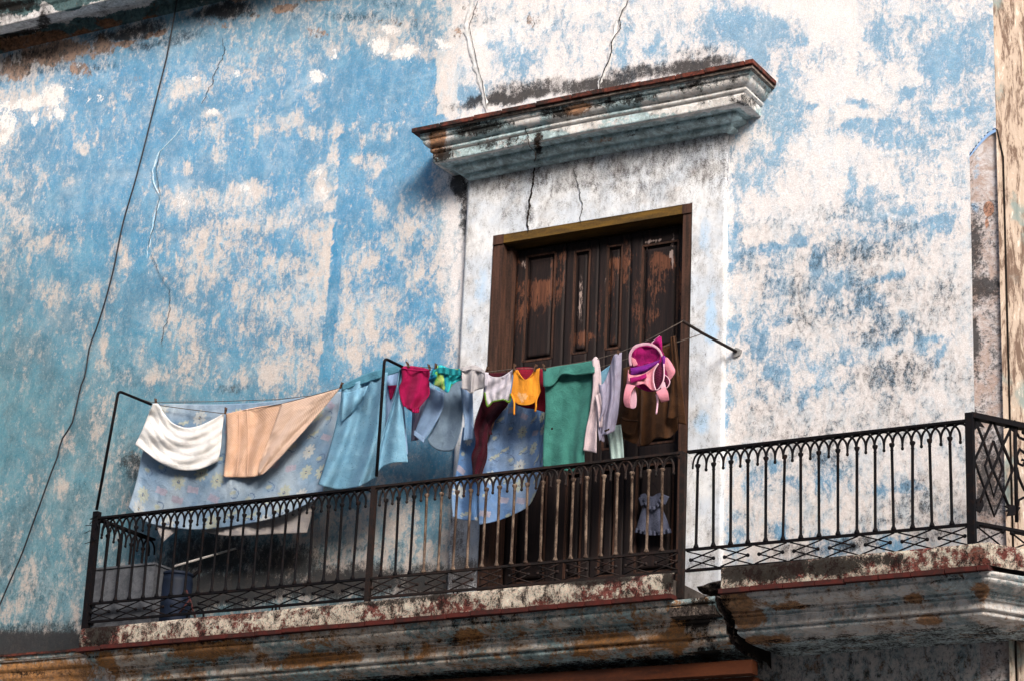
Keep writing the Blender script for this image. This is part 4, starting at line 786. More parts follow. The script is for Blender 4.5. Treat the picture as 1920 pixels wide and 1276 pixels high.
rr = empty('railing', (2.8, RY, 5.05), 'black railing on the right balcony with crossed arrows on its corner panel', 'railing')
panel(rr, P3, xpc + .03, xpd, (M_iron, M_iron), M_iron, M_iron)
m_ = MB(); m_.box((xpd - .022, RY - .022, 5.03), (xpd + .024, RY + .024, 5.90)); m_.build('post', M_iron, rr)
scroll(rr, float(at(1537, 1030, RY)[0]), ZL, 1, M_iron)
PC = np.array([xpd, RY, 0.]); NC = np.array([ES[1], -ES[0], 0])
def sp(zx, zy): return at_plane(1640 + zx / 3.19, 700 + zy / 3.19, PC, NC)
def stube(name, pts, r=.009, flat=False):
    m_ = MB(); m_.tube([sp(*p) for p in pts], r, 6); return m_.build(name, M_iron, rr, True)
pe = PC + ES * 1.5
m_ = MB(); m_.bar((PC[0], PC[1], 5.888), (pe[0], pe[1], 5.888), .055, .034); m_.build('top_rail', M_iron, rr)
for z in (5.225, 5.085): m_ = MB(); m_.bar((PC[0], PC[1], z), (pe[0], pe[1], z), .022, .018); m_.build('lower_rail', M_iron, rr)
stube('diamond', [(706, 275), (597, 520), (715, 850), (828, 570), (706, 275)]); stube('diamond', [(710, 400), (660, 548), (712, 732), (765, 560), (710, 400)], .0085)
stube('diamond', [(706, 275), (765, 430), (828, 570)], .008)
stube('arrow', [(606, 290), (650, 400), (700, 560), (765, 700), (800, 790)], .009); stube('arrow', [(828, 300), (765, 430), (712, 560), (650, 710), (628, 770)], .009)
def tri(name, pts, th=.012):
    a = [sp(*p) for p in pts]; m_ = MB(); n_ = len(a); v = [p + NC * th / 2 for p in a] + [p - NC * th / 2 for p in a]
    m_.add(v, [tuple(range(n_)), tuple(range(2 * n_ - 1, n_ - 1, -1))] + [(i, n_ + i, n_ + (i + 1) % n_, (i + 1) % n_) for i in range(n_)]); m_.build(name, M_iron, rr)
tri('arrowhead', [(600, 250), (655, 320), (622, 312), (598, 335)]); tri('arrowhead', [(838, 275), (772, 325), (808, 322), (835, 350)])
tri('arrow_fletching', [(628, 740), (603, 750), (610, 775), (598, 790), (612, 800), (603, 815), (630, 830), (650, 790), (645, 755)]); tri('arrow_fletching', [(800, 780), (775, 790), (800, 805), (780, 820), (800, 825), (790, 850), (840, 845), (870, 800), (830, 785)])
stube('upright', [(838, 285), (850, 885)], .012)
stube('spiral', [(893, 392), (865, 380), (848, 350), (850, 315), (872, 298), (900, 300)], .009); stube('spiral', [(905, 480), (868, 450), (850, 490), (858, 535), (885, 548), (900, 520), (880, 512)], .009)
stube('spiral', [(850, 560), (862, 620), (893, 690), (920, 720)], .009); stube('spiral', [(855, 790), (862, 755), (893, 738), (920, 745)], .008); stube('spiral', [(885, 350), (893, 345), (890, 358)], .012)
for a, b in (((612, 912), (765, 942)), ((820, 952), (975, 990))):
    m_ = MB(); pa, pb = sp(*a), sp(*b); u_ = ES * np.linalg.norm(pb - pa)
    for p_, s_ in ((pa, 1), (pb, -1)):
        for z in (5.218, 5.092): q_ = p_ + u_ * 1.15 * s_; q_[2] = z; m_.tube([p_, q_], .0055, 6)
        m_.ball(p_, .014)
    m_.build('lattice', M_iron, rr, True)

# ------------------------------------------------------------------ laundry arms and lines
def P_(x, y, Y): return at(x, y, Y)
def pole(name, pts, r, label):
    m_ = MB(); m_.tube(pts, r, 8); o = m_.build(name, M_iron, None, True); tag(o, label, 'pole', 'iron laundry arms'); return o
def bend(p, q, s, k=.04):
    p, q, s = map(np.array, (p, q, s)); a = q + (p - q) / np.linalg.norm(p - q) * k; b = q + (s - q) / np.linalg.norm(s - q) * k
    return [p] + [(1 - t) ** 2 * a + 2 * t * (1 - t) * q + t * t * b for t in np.linspace(0, 1, 6)] + [s]
ARM = .34
pole('washing_line_pole', bend(P_(181, 955, -.735), P_(222, 732, -.735), P_(283, 757, -.36)), .011, 'bent black iron arm rising from the left end post of the railing')
pole('washing_line_pole', bend(P_(706, 892, -.735), P_(721, 671, -.735), P_(758, 689, -.48)), .011, 'bent black iron arm standing in front of the pale blue dotted fabric')
m_ = MB(); m_.tube([P_(706, 892, -.74), P_(712, 815, -.74)], .016, 8)
t_ = tag(empty('laundry_rod', (1.72, -.3, 6.75), 'straight iron rod sticking out of the wall from a round cement patch beside the door', 'rod'), group='iron laundry arms')
m_ = MB(); m_.tube([P_(1383, 660, .0), P_(1316, 624, -.38), P_(1280, 602, -.62)], .0105, 8); m_.build('rod', M_iron_brown, t_, True)
m_ = MB(); c = P_(1383, 661, 0); ang = np.linspace(0, 2 * math.pi, 15)[:-1]
v = [(c[0] + (.030 + .005 * math.sin(5 * a)) * math.cos(a), -.018 - .0 * a, c[2] + (.032 + .004 * math.cos(3 * a)) * math.sin(a)) for a in ang]; v2 = [(x + (x - c[0]) * .15, .01, z + (z - c[2]) * .15) for x, y, z in v]
m_.add(v + v2, [tuple(range(14))[::-1]] + [(i, (i + 1) % 14, 14 + (i + 1) % 14, 14 + i) for i in range(14)]); m_.build('cement_patch', plain_material('grey_cement', (.25, .25, .25), (.14, .14, .14), 60), t_)
LINE1 = [(283, 757, -.36), (350, 766, -.36), (424, 775, -.37), (530, 756, -.39), (640, 726, -.42), (700, 702, -.45), (756, 686, -.48), (812, 689, -.49), (865, 694, -.50), (912, 697, -.52), (965, 691, -.54), (1020, 690, -.56), (1070, 682, -.57), (1115, 674, -.58), (1160, 661, -.59), (1200, 645, -.60), (1240, 624, -.61), (1280, 602, -.62)]
m_ = MB(); m_.tube([P_(*p) for p in LINE1], .0032, 5); o = m_.build('clothesline', M_rope, None, True); tag(o, 'front clothesline strung between the iron arms, carrying the small clothes', 'clothesline', 'clotheslines')
m_ = MB(); m_.tube([P_(*p) for p in [(224, 735, -.72), (283, 753, -.34), (400, 752, -.30), (520, 748, -.30), (640, 735, -.30), (756, 697, -.32), (900, 705, -.30), (1020, 697, -.30), (1120, 690, -.30), (1230, 655, -.31), (1318, 625, -.37)]], .003, 5); o = m_.build('clothesline', M_rope, None, True); tag(o, 'rear clothesline nearer the wall, carrying the floral sheet and the brown jacket', 'clothesline', 'clotheslines')
m_ = MB(); cab = resample([(334, -12), (315, 95), (302, 150), (283, 225), (268, 285), (252, 345), (240, 385), (228, 430), (214, 500), (200, 555), (183, 610), (168, 650), (160, 700), (152, 722), (142, 765), (134, 795), (115, 825), (108, 855), (98, 880), (80, 930), (60, 985), (40, 1040), (20, 1085), (5, 1120), (-8, 1150)], 70, True)
m_.tube([P_(x, y, -.075 + .012 * math.sin(y / 90)) for x, y in cab], .0065, 6); o = m_.build('cable', M_cable, None, True); tag(o, 'loose black cable sagging diagonally down the blue wall at the left', 'cable')

#==CLOTHES==
# ------------------------------------------------------------------ washing
def fabric(name, c1, c2=None, weave='plain', rough=.92, translucent=.18, attr=False, sheen=.04, mott=.25, wscale=1.):
    m = Mat(name, rough, .15); c2 = c2 or tuple(c * .72 for c in c1)
    a = m.n('ShaderNodeAttribute'); a.attribute_name = 'cloth'; uv = a.outputs['Vector']
    n = m.noise(9, 6, .65, .3, vec=uv); fine = m.noise(160, 3, .6, vec=uv)
    col = m.mix(m.step(n, .35, .68), c1, c2)
    if attr:
        p = m.n('ShaderNodeAttribute'); p.attribute_name = 'print'; col = m.mix(m.step(n, .3, .75, 0, mott), p.outputs['Color'], m.mix(.6, p.outputs['Color'], c2))
    cr = m.noise(22, 6, .7, 1.2, vec=uv); h = m.add(fine, m.mul(m.math('ABSOLUTE', m.add(cr, -.5)), 9.))
    if weave in ('terry', 'rib', 'waffle', 'dots'):
        sx_ = m.n('ShaderNodeSeparateXYZ'); m.L(uv, sx_.inputs[0]); k = {'terry': 700, 'rib': 900, 'waffle': 330, 'dots': 500}[weave] * wscale
        wx = m.math('SINE', m.mul(sx_.outputs[0], k)); wy = m.math('SINE', m.mul(sx_.outputs[1], k))
        if weave == 'waffle':
            w = m.mul(wx, wy); h = m.add(w, m.mul(h, .8)); col = m.mix(m.step(w, .0, .7, 0, .2), col, tuple(min(1, c * 1.35) for c in c1)); col = m.mix(m.step(m.mul(w, -1), .1, .8, 0, .25), col, tuple(c * .62 for c in c1))
        elif weave == 'rib': h = m.add(m.mul(wx, .6), h)
        elif weave == 'terry': h = m.add(m.mul(fine, 2.2), h)
        elif weave == 'dots':
            v = m.n('ShaderNodeTexVoronoi'); v.inputs['Scale'].default_value = 55 * wscale; m.L(uv, v.inputs['Vector']); col = m.mix(m.step(v.outputs['Distance'], .10, .20, .75, 0), col, (.03, .10, .19))
    m.bump(h, .55, .0035); col = m.mix(m.step(fine, .35, .65, .18, 0), col, tuple(c * .55 for c in c1))
    m.b.inputs['Sheen Weight'].default_value = sheen
    m.v(col, m.b.inputs['Base Color'])
    if translucent:
        t = m.n('ShaderNodeBsdfTranslucent'); m.v(col, t.inputs['Color']); mx = m.n('ShaderNodeMixShader'); mx.inputs[0].default_value = translucent
        m.L(m.b.outputs[0], mx.inputs[1]); m.L(t.outputs[0], mx.inputs[2]); m.L(mx.outputs[0], m.nt.nodes['Material Output'].inputs['Surface'])
    return m.m
def patch(name, T, B, L=None, R_=None, Y=-.4, fold=None, mat=None, parent=None, res=.011, printf=None, thick=.003, smooth=True, warp=True):
    """a hanging piece of cloth: four outline curves (photo points), real folds in depth"""
    T = [T[0]] + list(T[1:]); Lc = [T[0]] + list(L or []) + [B[0]]; Rc = [T[-1]] + list(R_ or []) + [B[-1]]
    ys = Y if isinstance(Y, (tuple, list)) else (Y, Y, Y, Y)
    ppm = 262.; wpx = max(np.linalg.norm(np.diff(np.array(T, float), axis=0), axis=1).sum(), np.linalg.norm(np.diff(np.array(B, float), axis=0), axis=1).sum()); hpx = max(np.linalg.norm(np.diff(np.array(Lc, float), axis=0), axis=1).sum(), np.linalg.norm(np.diff(np.array(Rc, float), axis=0), axis=1).sum())
    nu = int(max(8, wpx / ppm / res)); nv = int(max(8, hpx / ppm / res))
    t, b, l, r = resample(T, nu, True), resample(B, nu, True), resample(Lc, nv, True), resample(Rc, nv, True)
    u = np.linspace(0, 1, nu)[None, :, None]; v = np.linspace(0, 1, nv)[:, None, None]
    C = (1 - v) * t[None] + v * b[None] + (1 - u) * l[:, None] + u * r[:, None] - ((1 - u) * (1 - v) * t[0] + u * (1 - v) * t[-1] + (1 - u) * v * b[0] + u * v * b[-1])
    U, V = np.meshgrid(u[0, :, 0], v[:, 0, 0]); y = (1 - V) * ((1 - U) * ys[0] + U * ys[1]) + V * ((1 - U) * ys[2] + U * ys[3])
    w_m, h_m = wpx / ppm, hpx / ppm
    f = fold(U, V) if fold is not None else 0
    f = f + .010 * fbm(U * w_m * 14, V * h_m * 7, 4) * 2 + .012 * (.2 - np.abs(fbm((U * w_m + .3 * V * h_m) * 9 + 5, (V * h_m - .25 * U * w_m) * 4.5, 3) * 2))
    Pt = at(C[..., 0], C[..., 1], y - f)
    cl = np.stack([U * w_m, V * h_m, 0 * U], -1); at_ = {'cloth': cl}
    if printf is not None: at_['print'] = printf(U * w_m, V * h_m)
    return grid_obj(name, Pt, mat, parent, smooth, thick, at_)
def cord(name, pts, r, mat, parent=None, n=24, y=None):
    p = resample([q[:2] for q in pts], n, True); ys = np.interp(np.linspace(0, 1, n), np.linspace(0, 1, len(pts)), [q[2] for q in pts])
    m_ = MB(); m_.tube([P_(a[0], a[1], b) for a, b in zip(p, ys)], r, 6); return m_.build(name, mat, parent, True)
sin, cos = np.sin, np.cos
def vf(n, a, ph=0., grow=0., top=0.): return lambda U, V: a * sin(2 * np.pi * (n * U + .35 * sin(3 * V + ph)) + ph) * (top + (1 - top) * V ** .5 + grow * V) + .4 * a * sin(2 * np.pi * n * 2.3 * U + 2 * ph + 4 * V)
def garment(name, x, y, Y, label, cat, group=None):
    p = at(x, y, Y); return empty(name, tuple(map(float, p)), label, cat, group)
def bg(o): return o

def floral(seed, base=(.24, .38, .54), light=(.52, .62, .70), dens=16., flower=(.66, .68, .66), yel=(.58, .61, .50)):
    r_ = np.random.default_rng(seed)
    def f(x, y):
        n = fbm(x * 6 + seed, y * 6, 4); c = np.array(base)[None, None] * (1 - 0) + (np.array(light) - np.array(base)) * np.clip(.5 + n * 2.2, 0, 1)[..., None]
        W_, H_ = x.max(), y.max(); cs = []
        def put(m, col): c[m] = np.array(col)
        cell = .135; k = 0
        for i in range(int(W_ / cell) + 1):
            for j in range(int(H_ / cell) + 1):
                cx_ = (i + .5 + r_.uniform(-.25, .25)) * cell; cy_ = (j + .5 + (.5 if i % 2 else 0) + r_.uniform(-.2, .2)) * cell; kind = (i * 2 + j * 3 + int(r_.integers(0, 2))) % 5; a0 = r_.uniform(0, 6)
                dx, dy = x - cx_, y - cy_; d = np.hypot(dx, dy); th = np.arctan2(dy, dx) + a0
                if kind in (0, 3):
                    R0 = .052; pet = R0 * (.58 + .42 * np.abs(cos(th * 4.5))); fc = flower if kind == 0 else yel
                    put(d < pet, fc); put(d < .010, (.10, .16, .30)); put(d < .005, (.7, .6, .3))
                elif kind == 1:
                    u = dx * cos(a0 * .12) + dy * sin(a0 * .12); w = -dx * sin(a0 * .12) + dy * cos(a0 * .12); put((np.abs(u) < .042) & (np.abs(w) < .020), (.52, .48, .58))
                elif kind == 2:
                    put((np.abs(dx) < .04) & (np.abs(dy + .3 * dx) < .012 + .004 * sin(dx * 200)), yel)
                    put((np.abs(dy - .02 - .012 * sin(dx * 60)) < .0035) & (np.abs(dx) < .05), (.13, .20, .36))
                else:
                    put((np.abs(d - .035 - .010 * sin(th * 2)) < .0032) & (dx > -.01), (.14, .22, .38)); put((np.hypot(dx, dy * 1.7) < .022), yel)
        return c * (1 + .12 * fbm(x * 40, y * 40, 3))[..., None]
    return f

F_white = fabric('white_towelling', (.93, .91, .89), (.90, .86, .83), 'terry', translucent=.12)
F_peach = fabric('peach_waffle_cotton', (.70, .43, .29), (.80, .54, .40), 'waffle', translucent=.12)
F_peachl = fabric('pale_peach_waffle', (.80, .56, .43), (.86, .64, .52), 'waffle', translucent=.12)
F_floral = fabric('blue_floral_sheet', (.25, .36, .55), (.16, .25, .45), 'plain', attr=True, translucent=.3)
F_beige = fabric('beige_sheet_back', (.50, .45, .42), (.40, .37, .38), 'plain', translucent=.25)
F_dots = fabric('light_blue_dotted_cotton', (.19, .41, .58), (.27, .50, .66), 'dots', translucent=.2)
F_header = fabric('teal_blue_hem', (.09, .27, .38), (.12, .34, .46), 'dots', translucent=.2)
F_pale = fabric('pale_blue_shirting', (.30, .44, .66), (.24, .36, .55), 'plain', translucent=.2)
F_palegrey = fabric('pale_grey_blue_shirting', (.26, .36, .47), (.19, .27, .38), 'rib', translucent=.2)
F_magenta = fabric('magenta_jersey', (.36, .006, .075), (.27, .004, .055), 'rib', translucent=.08)
F_swim = fabric('teal_swim_print', (.02, .35, .42), (.01, .22, .35), 'plain', rough=.6, attr=True, translucent=.05)
F_greyw = fabric('greyish_white_cotton', (.60, .57, .58), (.48, .46, .50), 'plain')
F_onesie = fabric('lilac_white_jersey', (.72, .68, .76), (.62, .58, .66), 'rib')
F_green = fabric('green_trim', (.13, .26, .03), (.10, .20, .02), 'rib', translucent=0)
F_orange = fabric('orange_jersey', (.88, .35, .035), (.80, .29, .025), 'rib', attr=True, translucent=.1)
F_orangep = fabric('orange_jersey_edge', (.80, .30, .028), (.72, .25, .02), 'rib', translucent=.05)
F_red = fabric('dark_red_jersey', (.22, .008, .025), (.16, .006, .02), 'plain', translucent=.05)
F_maroon = fabric('maroon_cloth', (.050, .004, .012), (.028, .003, .008), 'plain', translucent=.03)
F_towelg = fabric('green_towelling', (.058, .23, .195), (.038, .165, .14), 'terry', translucent=.08)
F_pinkw = fabric('pinkish_white_towelling', (.66, .54, .57), (.52, .42, .46), 'terry', translucent=.1)
F_lilac = fabric('lilac_jersey', (.42, .40, .54), (.33, .30, .40), 'rib', translucent=.15)
F_mint = fabric('mint_cotton', (.48, .62, .60), (.38, .50, .48), 'plain')
F_brown = fabric('dark_brown_twill', (.070, .029, .011), (.038, .016, .006), 'rib', translucent=.03, wscale=1.3)
F_brownd = fabric('dark_brown_seam', (.03, .016, .008), None, 'plain', translucent=0)
F_slate = fabric('slate_blue_cotton', (.075, .085, .13), (.05, .055, .09), 'plain', translucent=.05)
F_pink = fabric('pink_nylon', (.78, .30, .37), (.60, .21, .28), 'rib', rough=.85, translucent=.04)
F_pinkl = fabric('pale_pink_piping', (.82, .50, .60), (.72, .42, .52), 'rib', rough=.6, translucent=.04)
F_mag2 = fabric('magenta_nylon', (.36, .005, .13), (.22, .003, .09), 'plain', rough=.8, translucent=.03)
F_purple = fabric('purple_nylon', (.20, .012, .24), (.13, .008, .16), 'plain', rough=.5, translucent=.03)
F_wine = fabric('dark_wine_mesh', (.10, .004, .035), (.06, .003, .02), 'waffle', rough=.6, translucent=0)

# 1 white towel, pinned at two corners and sagging between
def f_white(U, V):
    c = V + .55 * (U - .35) ** 2; return .013 * sin(12 * c + 8 * U) * (1 - .5 * U) + .007 * np.abs(sin(17 * c - 6 * U + 1)) + .010 * sin(26 * (U * .5 + .25 * V) + 2) * np.clip(1 - U * 1.8, 0, 1) + .02 * sin(np.pi * U)
o = patch('towel', [(287, 756), (297, 757), (308, 775), (325, 793), (350, 801), (375, 797), (400, 785), (421, 773)], [(253, 833), (275, 848), (300, 866), (330, 879), (360, 881), (385, 875), (409, 864)], [(275, 785), (265, 810)], [(417, 800), (414, 835)], -.36, f_white, F_white, printf=None, thick=.006)
tag(o, 'white towel sagging between two pins at the left end of the washing line', 'towel')
# 2 peach bedspread / towel folded diagonally
t = garment('blanket', 440, 800, -.38, 'peach waffle weave cloth hanging beside the white towel with one corner pulled up diagonally', 'blanket')
patch('hanging_panel', [(424, 775), (455, 768), (490, 761), (533, 757)], [(419, 893), (440, 894), (465, 894), (489, 890)], [(425, 830)], [(512, 820), (492, 868)], -.375, lambda U, V: .012 * sin(8 * U + 2 * V) + .006 * sin(19 * U), F_peach, t, thick=.005)
patch('folded_panel', [(528, 757), (560, 749), (600, 738), (638, 727)], [(484, 884), (487, 888), (491, 889), (494, 887)], [(508, 815), (490, 860)], [(600, 772), (560, 818), (515, 868)], (-.40, -.43, -.40, -.40), lambda U, V: .02 * sin(np.pi * U) + .010 * sin(11 * U + 5 * V), F_peachl, t, thick=.005)
cord('side_seam', [(448, 770, -.395), (449, 830, -.395), (443, 893, -.395)], .0022, F_peach, t); cord('side_seam', [(463, 766, -.395), (466, 830, -.395), (463, 893, -.395)], .0022, F_peach, t)
# 3 floral sheet on the rear line
t = garment('bed_sheet', 440, 860, -.31, 'large thin blue floral sheet hanging on the rear line behind the white and peach cloths', 'bed sheet')
patch('floral_front', [(300, 756), (420, 757), (520, 750), (642, 733)], [(241, 950), (272, 976), (309, 986), (370, 992), (432, 986), (520, 968), (604, 930)], [(285, 800), (268, 845), (256, 900)], [(628, 800), (614, 860)], -.315, lambda U, V: .022 * sin(7 * U - 5 * V + 1) * V + .012 * sin(17 * U + 8 * V) * (.3 + V) + .03 * V * (1 - V), F_floral, t, printf=floral(3), res=.007, thick=.002)
patch('plain_back', [(303, 760), (420, 761), (520, 754), (638, 738)], [(305, 1016), (322, 1001), (340, 990), (362, 988), (400, 1000), (440, 1004), (500, 1001), (575, 998)], [(285, 860), (284, 930), (295, 990)], [(620, 830), (603, 900), (590, 945)], -.27, lambda U, V: .014 * sin(8 * U + 3 * V), F_beige, t, thick=.002)
# 4 light blue dotted fabric
t = garment('curtain', 690, 800, -.45, 'light blue dotted curtain bunched behind the middle iron arm', 'curtain')
def f_c(U, V): return .045 * sin(2 * np.pi * (1.55 * U + .30 * V) - 1.0) * (.35 + V) + .014 * sin(21 * U + 6 * V)
patch('left_drop', [(641, 727), (670, 715), (700, 704), (727, 697)], [(596, 907), (630, 916), (670, 912), (703, 895)], [(635, 780), (618, 840), (604, 885)], [(724, 740), (722, 800), (712, 860)], (-.42, -.46, -.44, -.47), f_c, F_dots, t)
patch('right_drop', [(748, 692), (756, 688)], [(702, 896), (711, 880), (722, 872), (742, 866), (765, 866)], [(742, 735), (730, 775), (714, 830)], [(753, 740), (758, 800), (762, 840)], (-.475, -.48, -.50, -.48), lambda U, V: .022 * sin(9 * U + 2 * V), F_dots, t)
patch('hem_band', [(641, 721), (670, 707), (700, 695), (756, 681)], [(641, 731), (670, 722), (700, 712), (754, 695)], Y=(-.428, -.487, -.43, -.49), mat=F_header, parent=t)
patch('cross_fold', [(644, 735), (660, 733), (690, 722)], [(640, 790), (655, 778), (678, 752)], None, None, (-.46, -.475, -.47, -.48), lambda U, V: .03 * sin(np.pi * V) - .012 * sin(10 * U), F_dots, t)
t = garment('shirt', 738, 760, -.38, 'pale shirt with a magenta collar half hidden behind the light blue dotted curtain', 'shirt')
patch('body', [(722, 700), (752, 693)], [(722, 872), (765, 850)], None, None, -.37, lambda U, V: .01 * sin(9 * U), F_pale, t); patch('collar', [(727, 722), (744, 721)], [(732, 748), (734, 748)], Y=-.385, mat=F_magenta, parent=t)
# 5 magenta top
t = garment('ruffled_vest', 780, 730, -.49, 'magenta sleeveless child top hung upside down with a ruffled edge', 'child top')
patch('body', [(752, 687), (770, 685), (790, 688), (806, 692)], [(756, 760), (766, 765), (776, 768), (786, 763)], [(753, 712), (748, 726), (751, 745)], [(805, 720), (805, 739), (796, 751)], -.49, lambda U, V: .016 * sin(11 * U + 3 * V) + .012 * sin(np.pi * U), F_magenta, t)
patch('ruffle', [(760, 757), (768, 761), (776, 764), (787, 760)], [(762, 764), (768, 768), (776, 773), (785, 773)], Y=-.50, fold=lambda U, V: .012 * sin(38 * U) * V, mat=F_magenta, parent=t, res=.005)
cord('neck_hem', [(753, 689, -.515), (766, 692, -.52), (785, 694, -.52), (805, 694, -.515)], .005, F_magenta, t)
# 6 swim trunks
def swim(x, y):
    n = fbm(x * 22, y * 22, 3); k = fbm(x * 18 + 9, y * 18 + 5, 3); c = np.zeros((*x.shape, 3)); c[:] = (.012, .34, .42); c[n > .10] = (.008, .16, .36); c[(n < -.10)] = (.03, .52, .55); c[(k > .13)] = (.16, .46, .06); c[(k > .20)] = (.42, .52, .10); return c
t = garment('swim_briefs', 835, 710, -.51, 'small teal swim briefs with green splashes, between the magenta top and grey shorts', 'swimwear')
patch('front', [(812, 689), (826, 684), (845, 690), (863, 691)], [(803, 712), (812, 720), (824, 725), (839, 735), (847, 722), (854, 716), (867, 712)], None, None, -.51, lambda U, V: .022 * sin(np.pi * V) * sin(5 * U + .5) + .010 * sin(22 * U + 9 * V), F_swim, t, printf=swim, res=.005)
patch('waistband', [(810, 695), (825, 688), (846, 690), (866, 695)], [(808, 704), (825, 699), (846, 703), (867, 702)], Y=-.535, fold=lambda U, V: .010 * sin(30 * U), mat=F_swim, parent=t, printf=lambda x, y: np.zeros((*x.shape, 3)) + np.array((.006, .20, .22)), res=.005)
# 7 grey white shorts
t = garment('child_shorts', 889, 712, -.52, 'greyish white child shorts with a hanging drawstring', 'child shorts')
patch('body', [(866, 692), (884, 686), (899, 690), (911, 697)], [(866, 728), (877, 731), (884, 737), (892, 731), (912, 726)], None, None, -.52, lambda U, V: .014 * sin(14 * U + 2) + .008 * sin(5 * V), F_greyw, t)
patch('waistband', [(865, 689), (884, 684), (899, 687), (913, 698)], [(866, 696), (884, 692), (899, 695), (910, 702)], Y=-.54, mat=F_greyw, parent=t, thick=.005)
cord('drawstring', [(887, 691, -.545), (884, 715, -.545), (883, 735, -.54), (876, 731, -.54)], .0025, F_greyw, t); cord('drawstring', [(890, 691, -.545), (889, 715, -.545), (887, 736, -.54)], .0025, F_greyw, t)
# 8 white bodysuit
t = garment('bodysuit', 935, 725, -.54, 'white baby bodysuit with green edging round the leg holes', 'bodysuit')
patch('body', [(911, 698), (922, 705), (938, 706), (950, 700), (961, 692)], [(914, 760), (920, 756), (932, 750), (944, 750), (955, 752)], [(912, 718), (908, 736)], [(959, 715), (956, 738)], -.545, lambda U, V: .016 * sin(np.pi * U) * (1 - V) + .010 * sin(9 * (V + U * U)) + .006 * sin(24 * U), F_onesie, t)
cord('green_edging', [(909, 735, -.56), (911, 748, -.56), (914, 761, -.56), (920, 756, -.56), (925, 752, -.56), (945, 748, -.56)], .0055, F_green, t); cord('green_edging', [(947, 749, -.56), (954, 753, -.56), (957, 747, -.555), (957, 737, -.555)], .0065, F_green, t)
cord('neck_hem', [(911, 699, -.56), (922, 706, -.56), (938, 707, -.56), (950, 702, -.56), (961, 693, -.56)], .004, F_onesie, t); patch('sleeve', [(909, 697), (916, 698)], [(909, 724), (914, 724)], Y=-.565, mat=F_onesie, parent=t)
# 9 orange tank
def orange(x, y):
    c = np.zeros((*x.shape, 3)); c[:] = (.86, .33, .03)
    for cx_, cy_, r0, a in ((.135, .120, .026, 0), (.095, .125, .022, 1), (.115, .150, .016, 2)):
        d = np.hypot(x - cx_, y - cy_); th = np.arctan2(y - cy_, x - cx_) + a; c[d < r0 * (.6 + .4 * np.abs(cos(2.5 * th)))] = (.90, .50, .22)
    return c
t = garment('child_vest', 988, 725, -.56, 'orange child vest with a faded flower and two hanging straps', 'child vest')
patch('body', [(963, 691), (970, 694), (977, 704), (985, 711), (994, 705), (1003, 694), (1012, 689)], [(958, 739), (964, 751), (972, 757), (984, 759), (996, 757), (1006, 750), (1014, 733)], [(962, 712)], [(1011, 712)], -.56, lambda U, V: .018 * sin(np.pi * U) + .010 * cos(3.2 * np.pi * (U - .5)) * (1 - V), F_orange, t, printf=orange, res=.005)
cord('strap', [(959, 738, -.57), (964, 752, -.575), (964, 766, -.57), (964, 777, -.56)], .007, F_orangep, t, 14); cord('strap', [(1008, 741, -.57), (1005, 752, -.575), (1005, 762, -.57), (1003, 771, -.56)], .007, F_orangep, t, 14)
cord('neck_hem', [(970, 693, -.575), (977, 705, -.58), (985, 712, -.58), (994, 706, -.58), (1003, 694, -.575)], .004, F_orangep, t)
# 10 dark red and maroon pieces behind
o = patch('red_cloth', [(965, 689), (990, 688), (1022, 692)], [(968, 758), (985, 764), (1000, 766), (1026, 773)], None, None, -.50, lambda U, V: .012 * sin(9 * U), F_red); tag(o, 'dark red cloth hanging directly behind the orange vest', 'cloth')
t = garment('blouse', 915, 800, -.40, 'long maroon garment trailing down behind the white bodysuit to the rail', 'blouse')
patch('body', [(908, 700), (935, 698), (958, 697)], [(900, 800), (912, 812), (923, 814)], [(906, 740), (898, 770)], [(954, 752), (940, 772), (922, 797)], -.40, lambda U, V: .022 * sin(8 * U + 2 * V), F_maroon, t)
patch('sleeve', [(900, 760), (912, 790), (916, 800)], [(886, 905), (896, 900), (903, 895)], [(889, 797), (892, 830), (884, 853), (886, 880)], [(914, 830), (913, 858), (906, 880)], -.43, lambda U, V: .016 * sin(9 * U + 6 * V), F_maroon, t)
# 11 green towel
t = garment('towel', 1060, 770, -.58, 'long green towel folded over the line with a small hole near its middle', 'towel')
patch('drop', [(1020, 694), (1060, 690), (1112, 682)], [(1018, 873), (1040, 877), (1060, 881), (1074, 885), (1084, 872), (1096, 868)], [(1023, 760), (1019, 820)], [(1109, 740), (1101, 800), (1096, 845)], -.57, lambda U, V: .014 * sin(5 * U + 1.5) + .010 * sin(15 * U + 2 * V) * V, F_towelg, t, thick=.006)
patch('fold_over', [(1018, 692), (1040, 687), (1062, 684), (1088, 680), (1115, 675)], [(1019, 724), (1030, 724), (1040, 718), (1050, 704), (1060, 700), (1078, 702), (1095, 701), (1115, 698)], None, None, (-.59, -.595, -.61, -.61), lambda U, V: .010 * sin(14 * U + 1) * V, F_towelg, t, thick=.006)
p_ = at(1035, 803, -.600); MB().add([(p_[0] + .009 * cos(a), p_[1], p_[2] + .009 * sin(a)) for a in np.linspace(0, 6.28, 10)[:-1]], [tuple(range(9))]).build('hole', M_black, t)
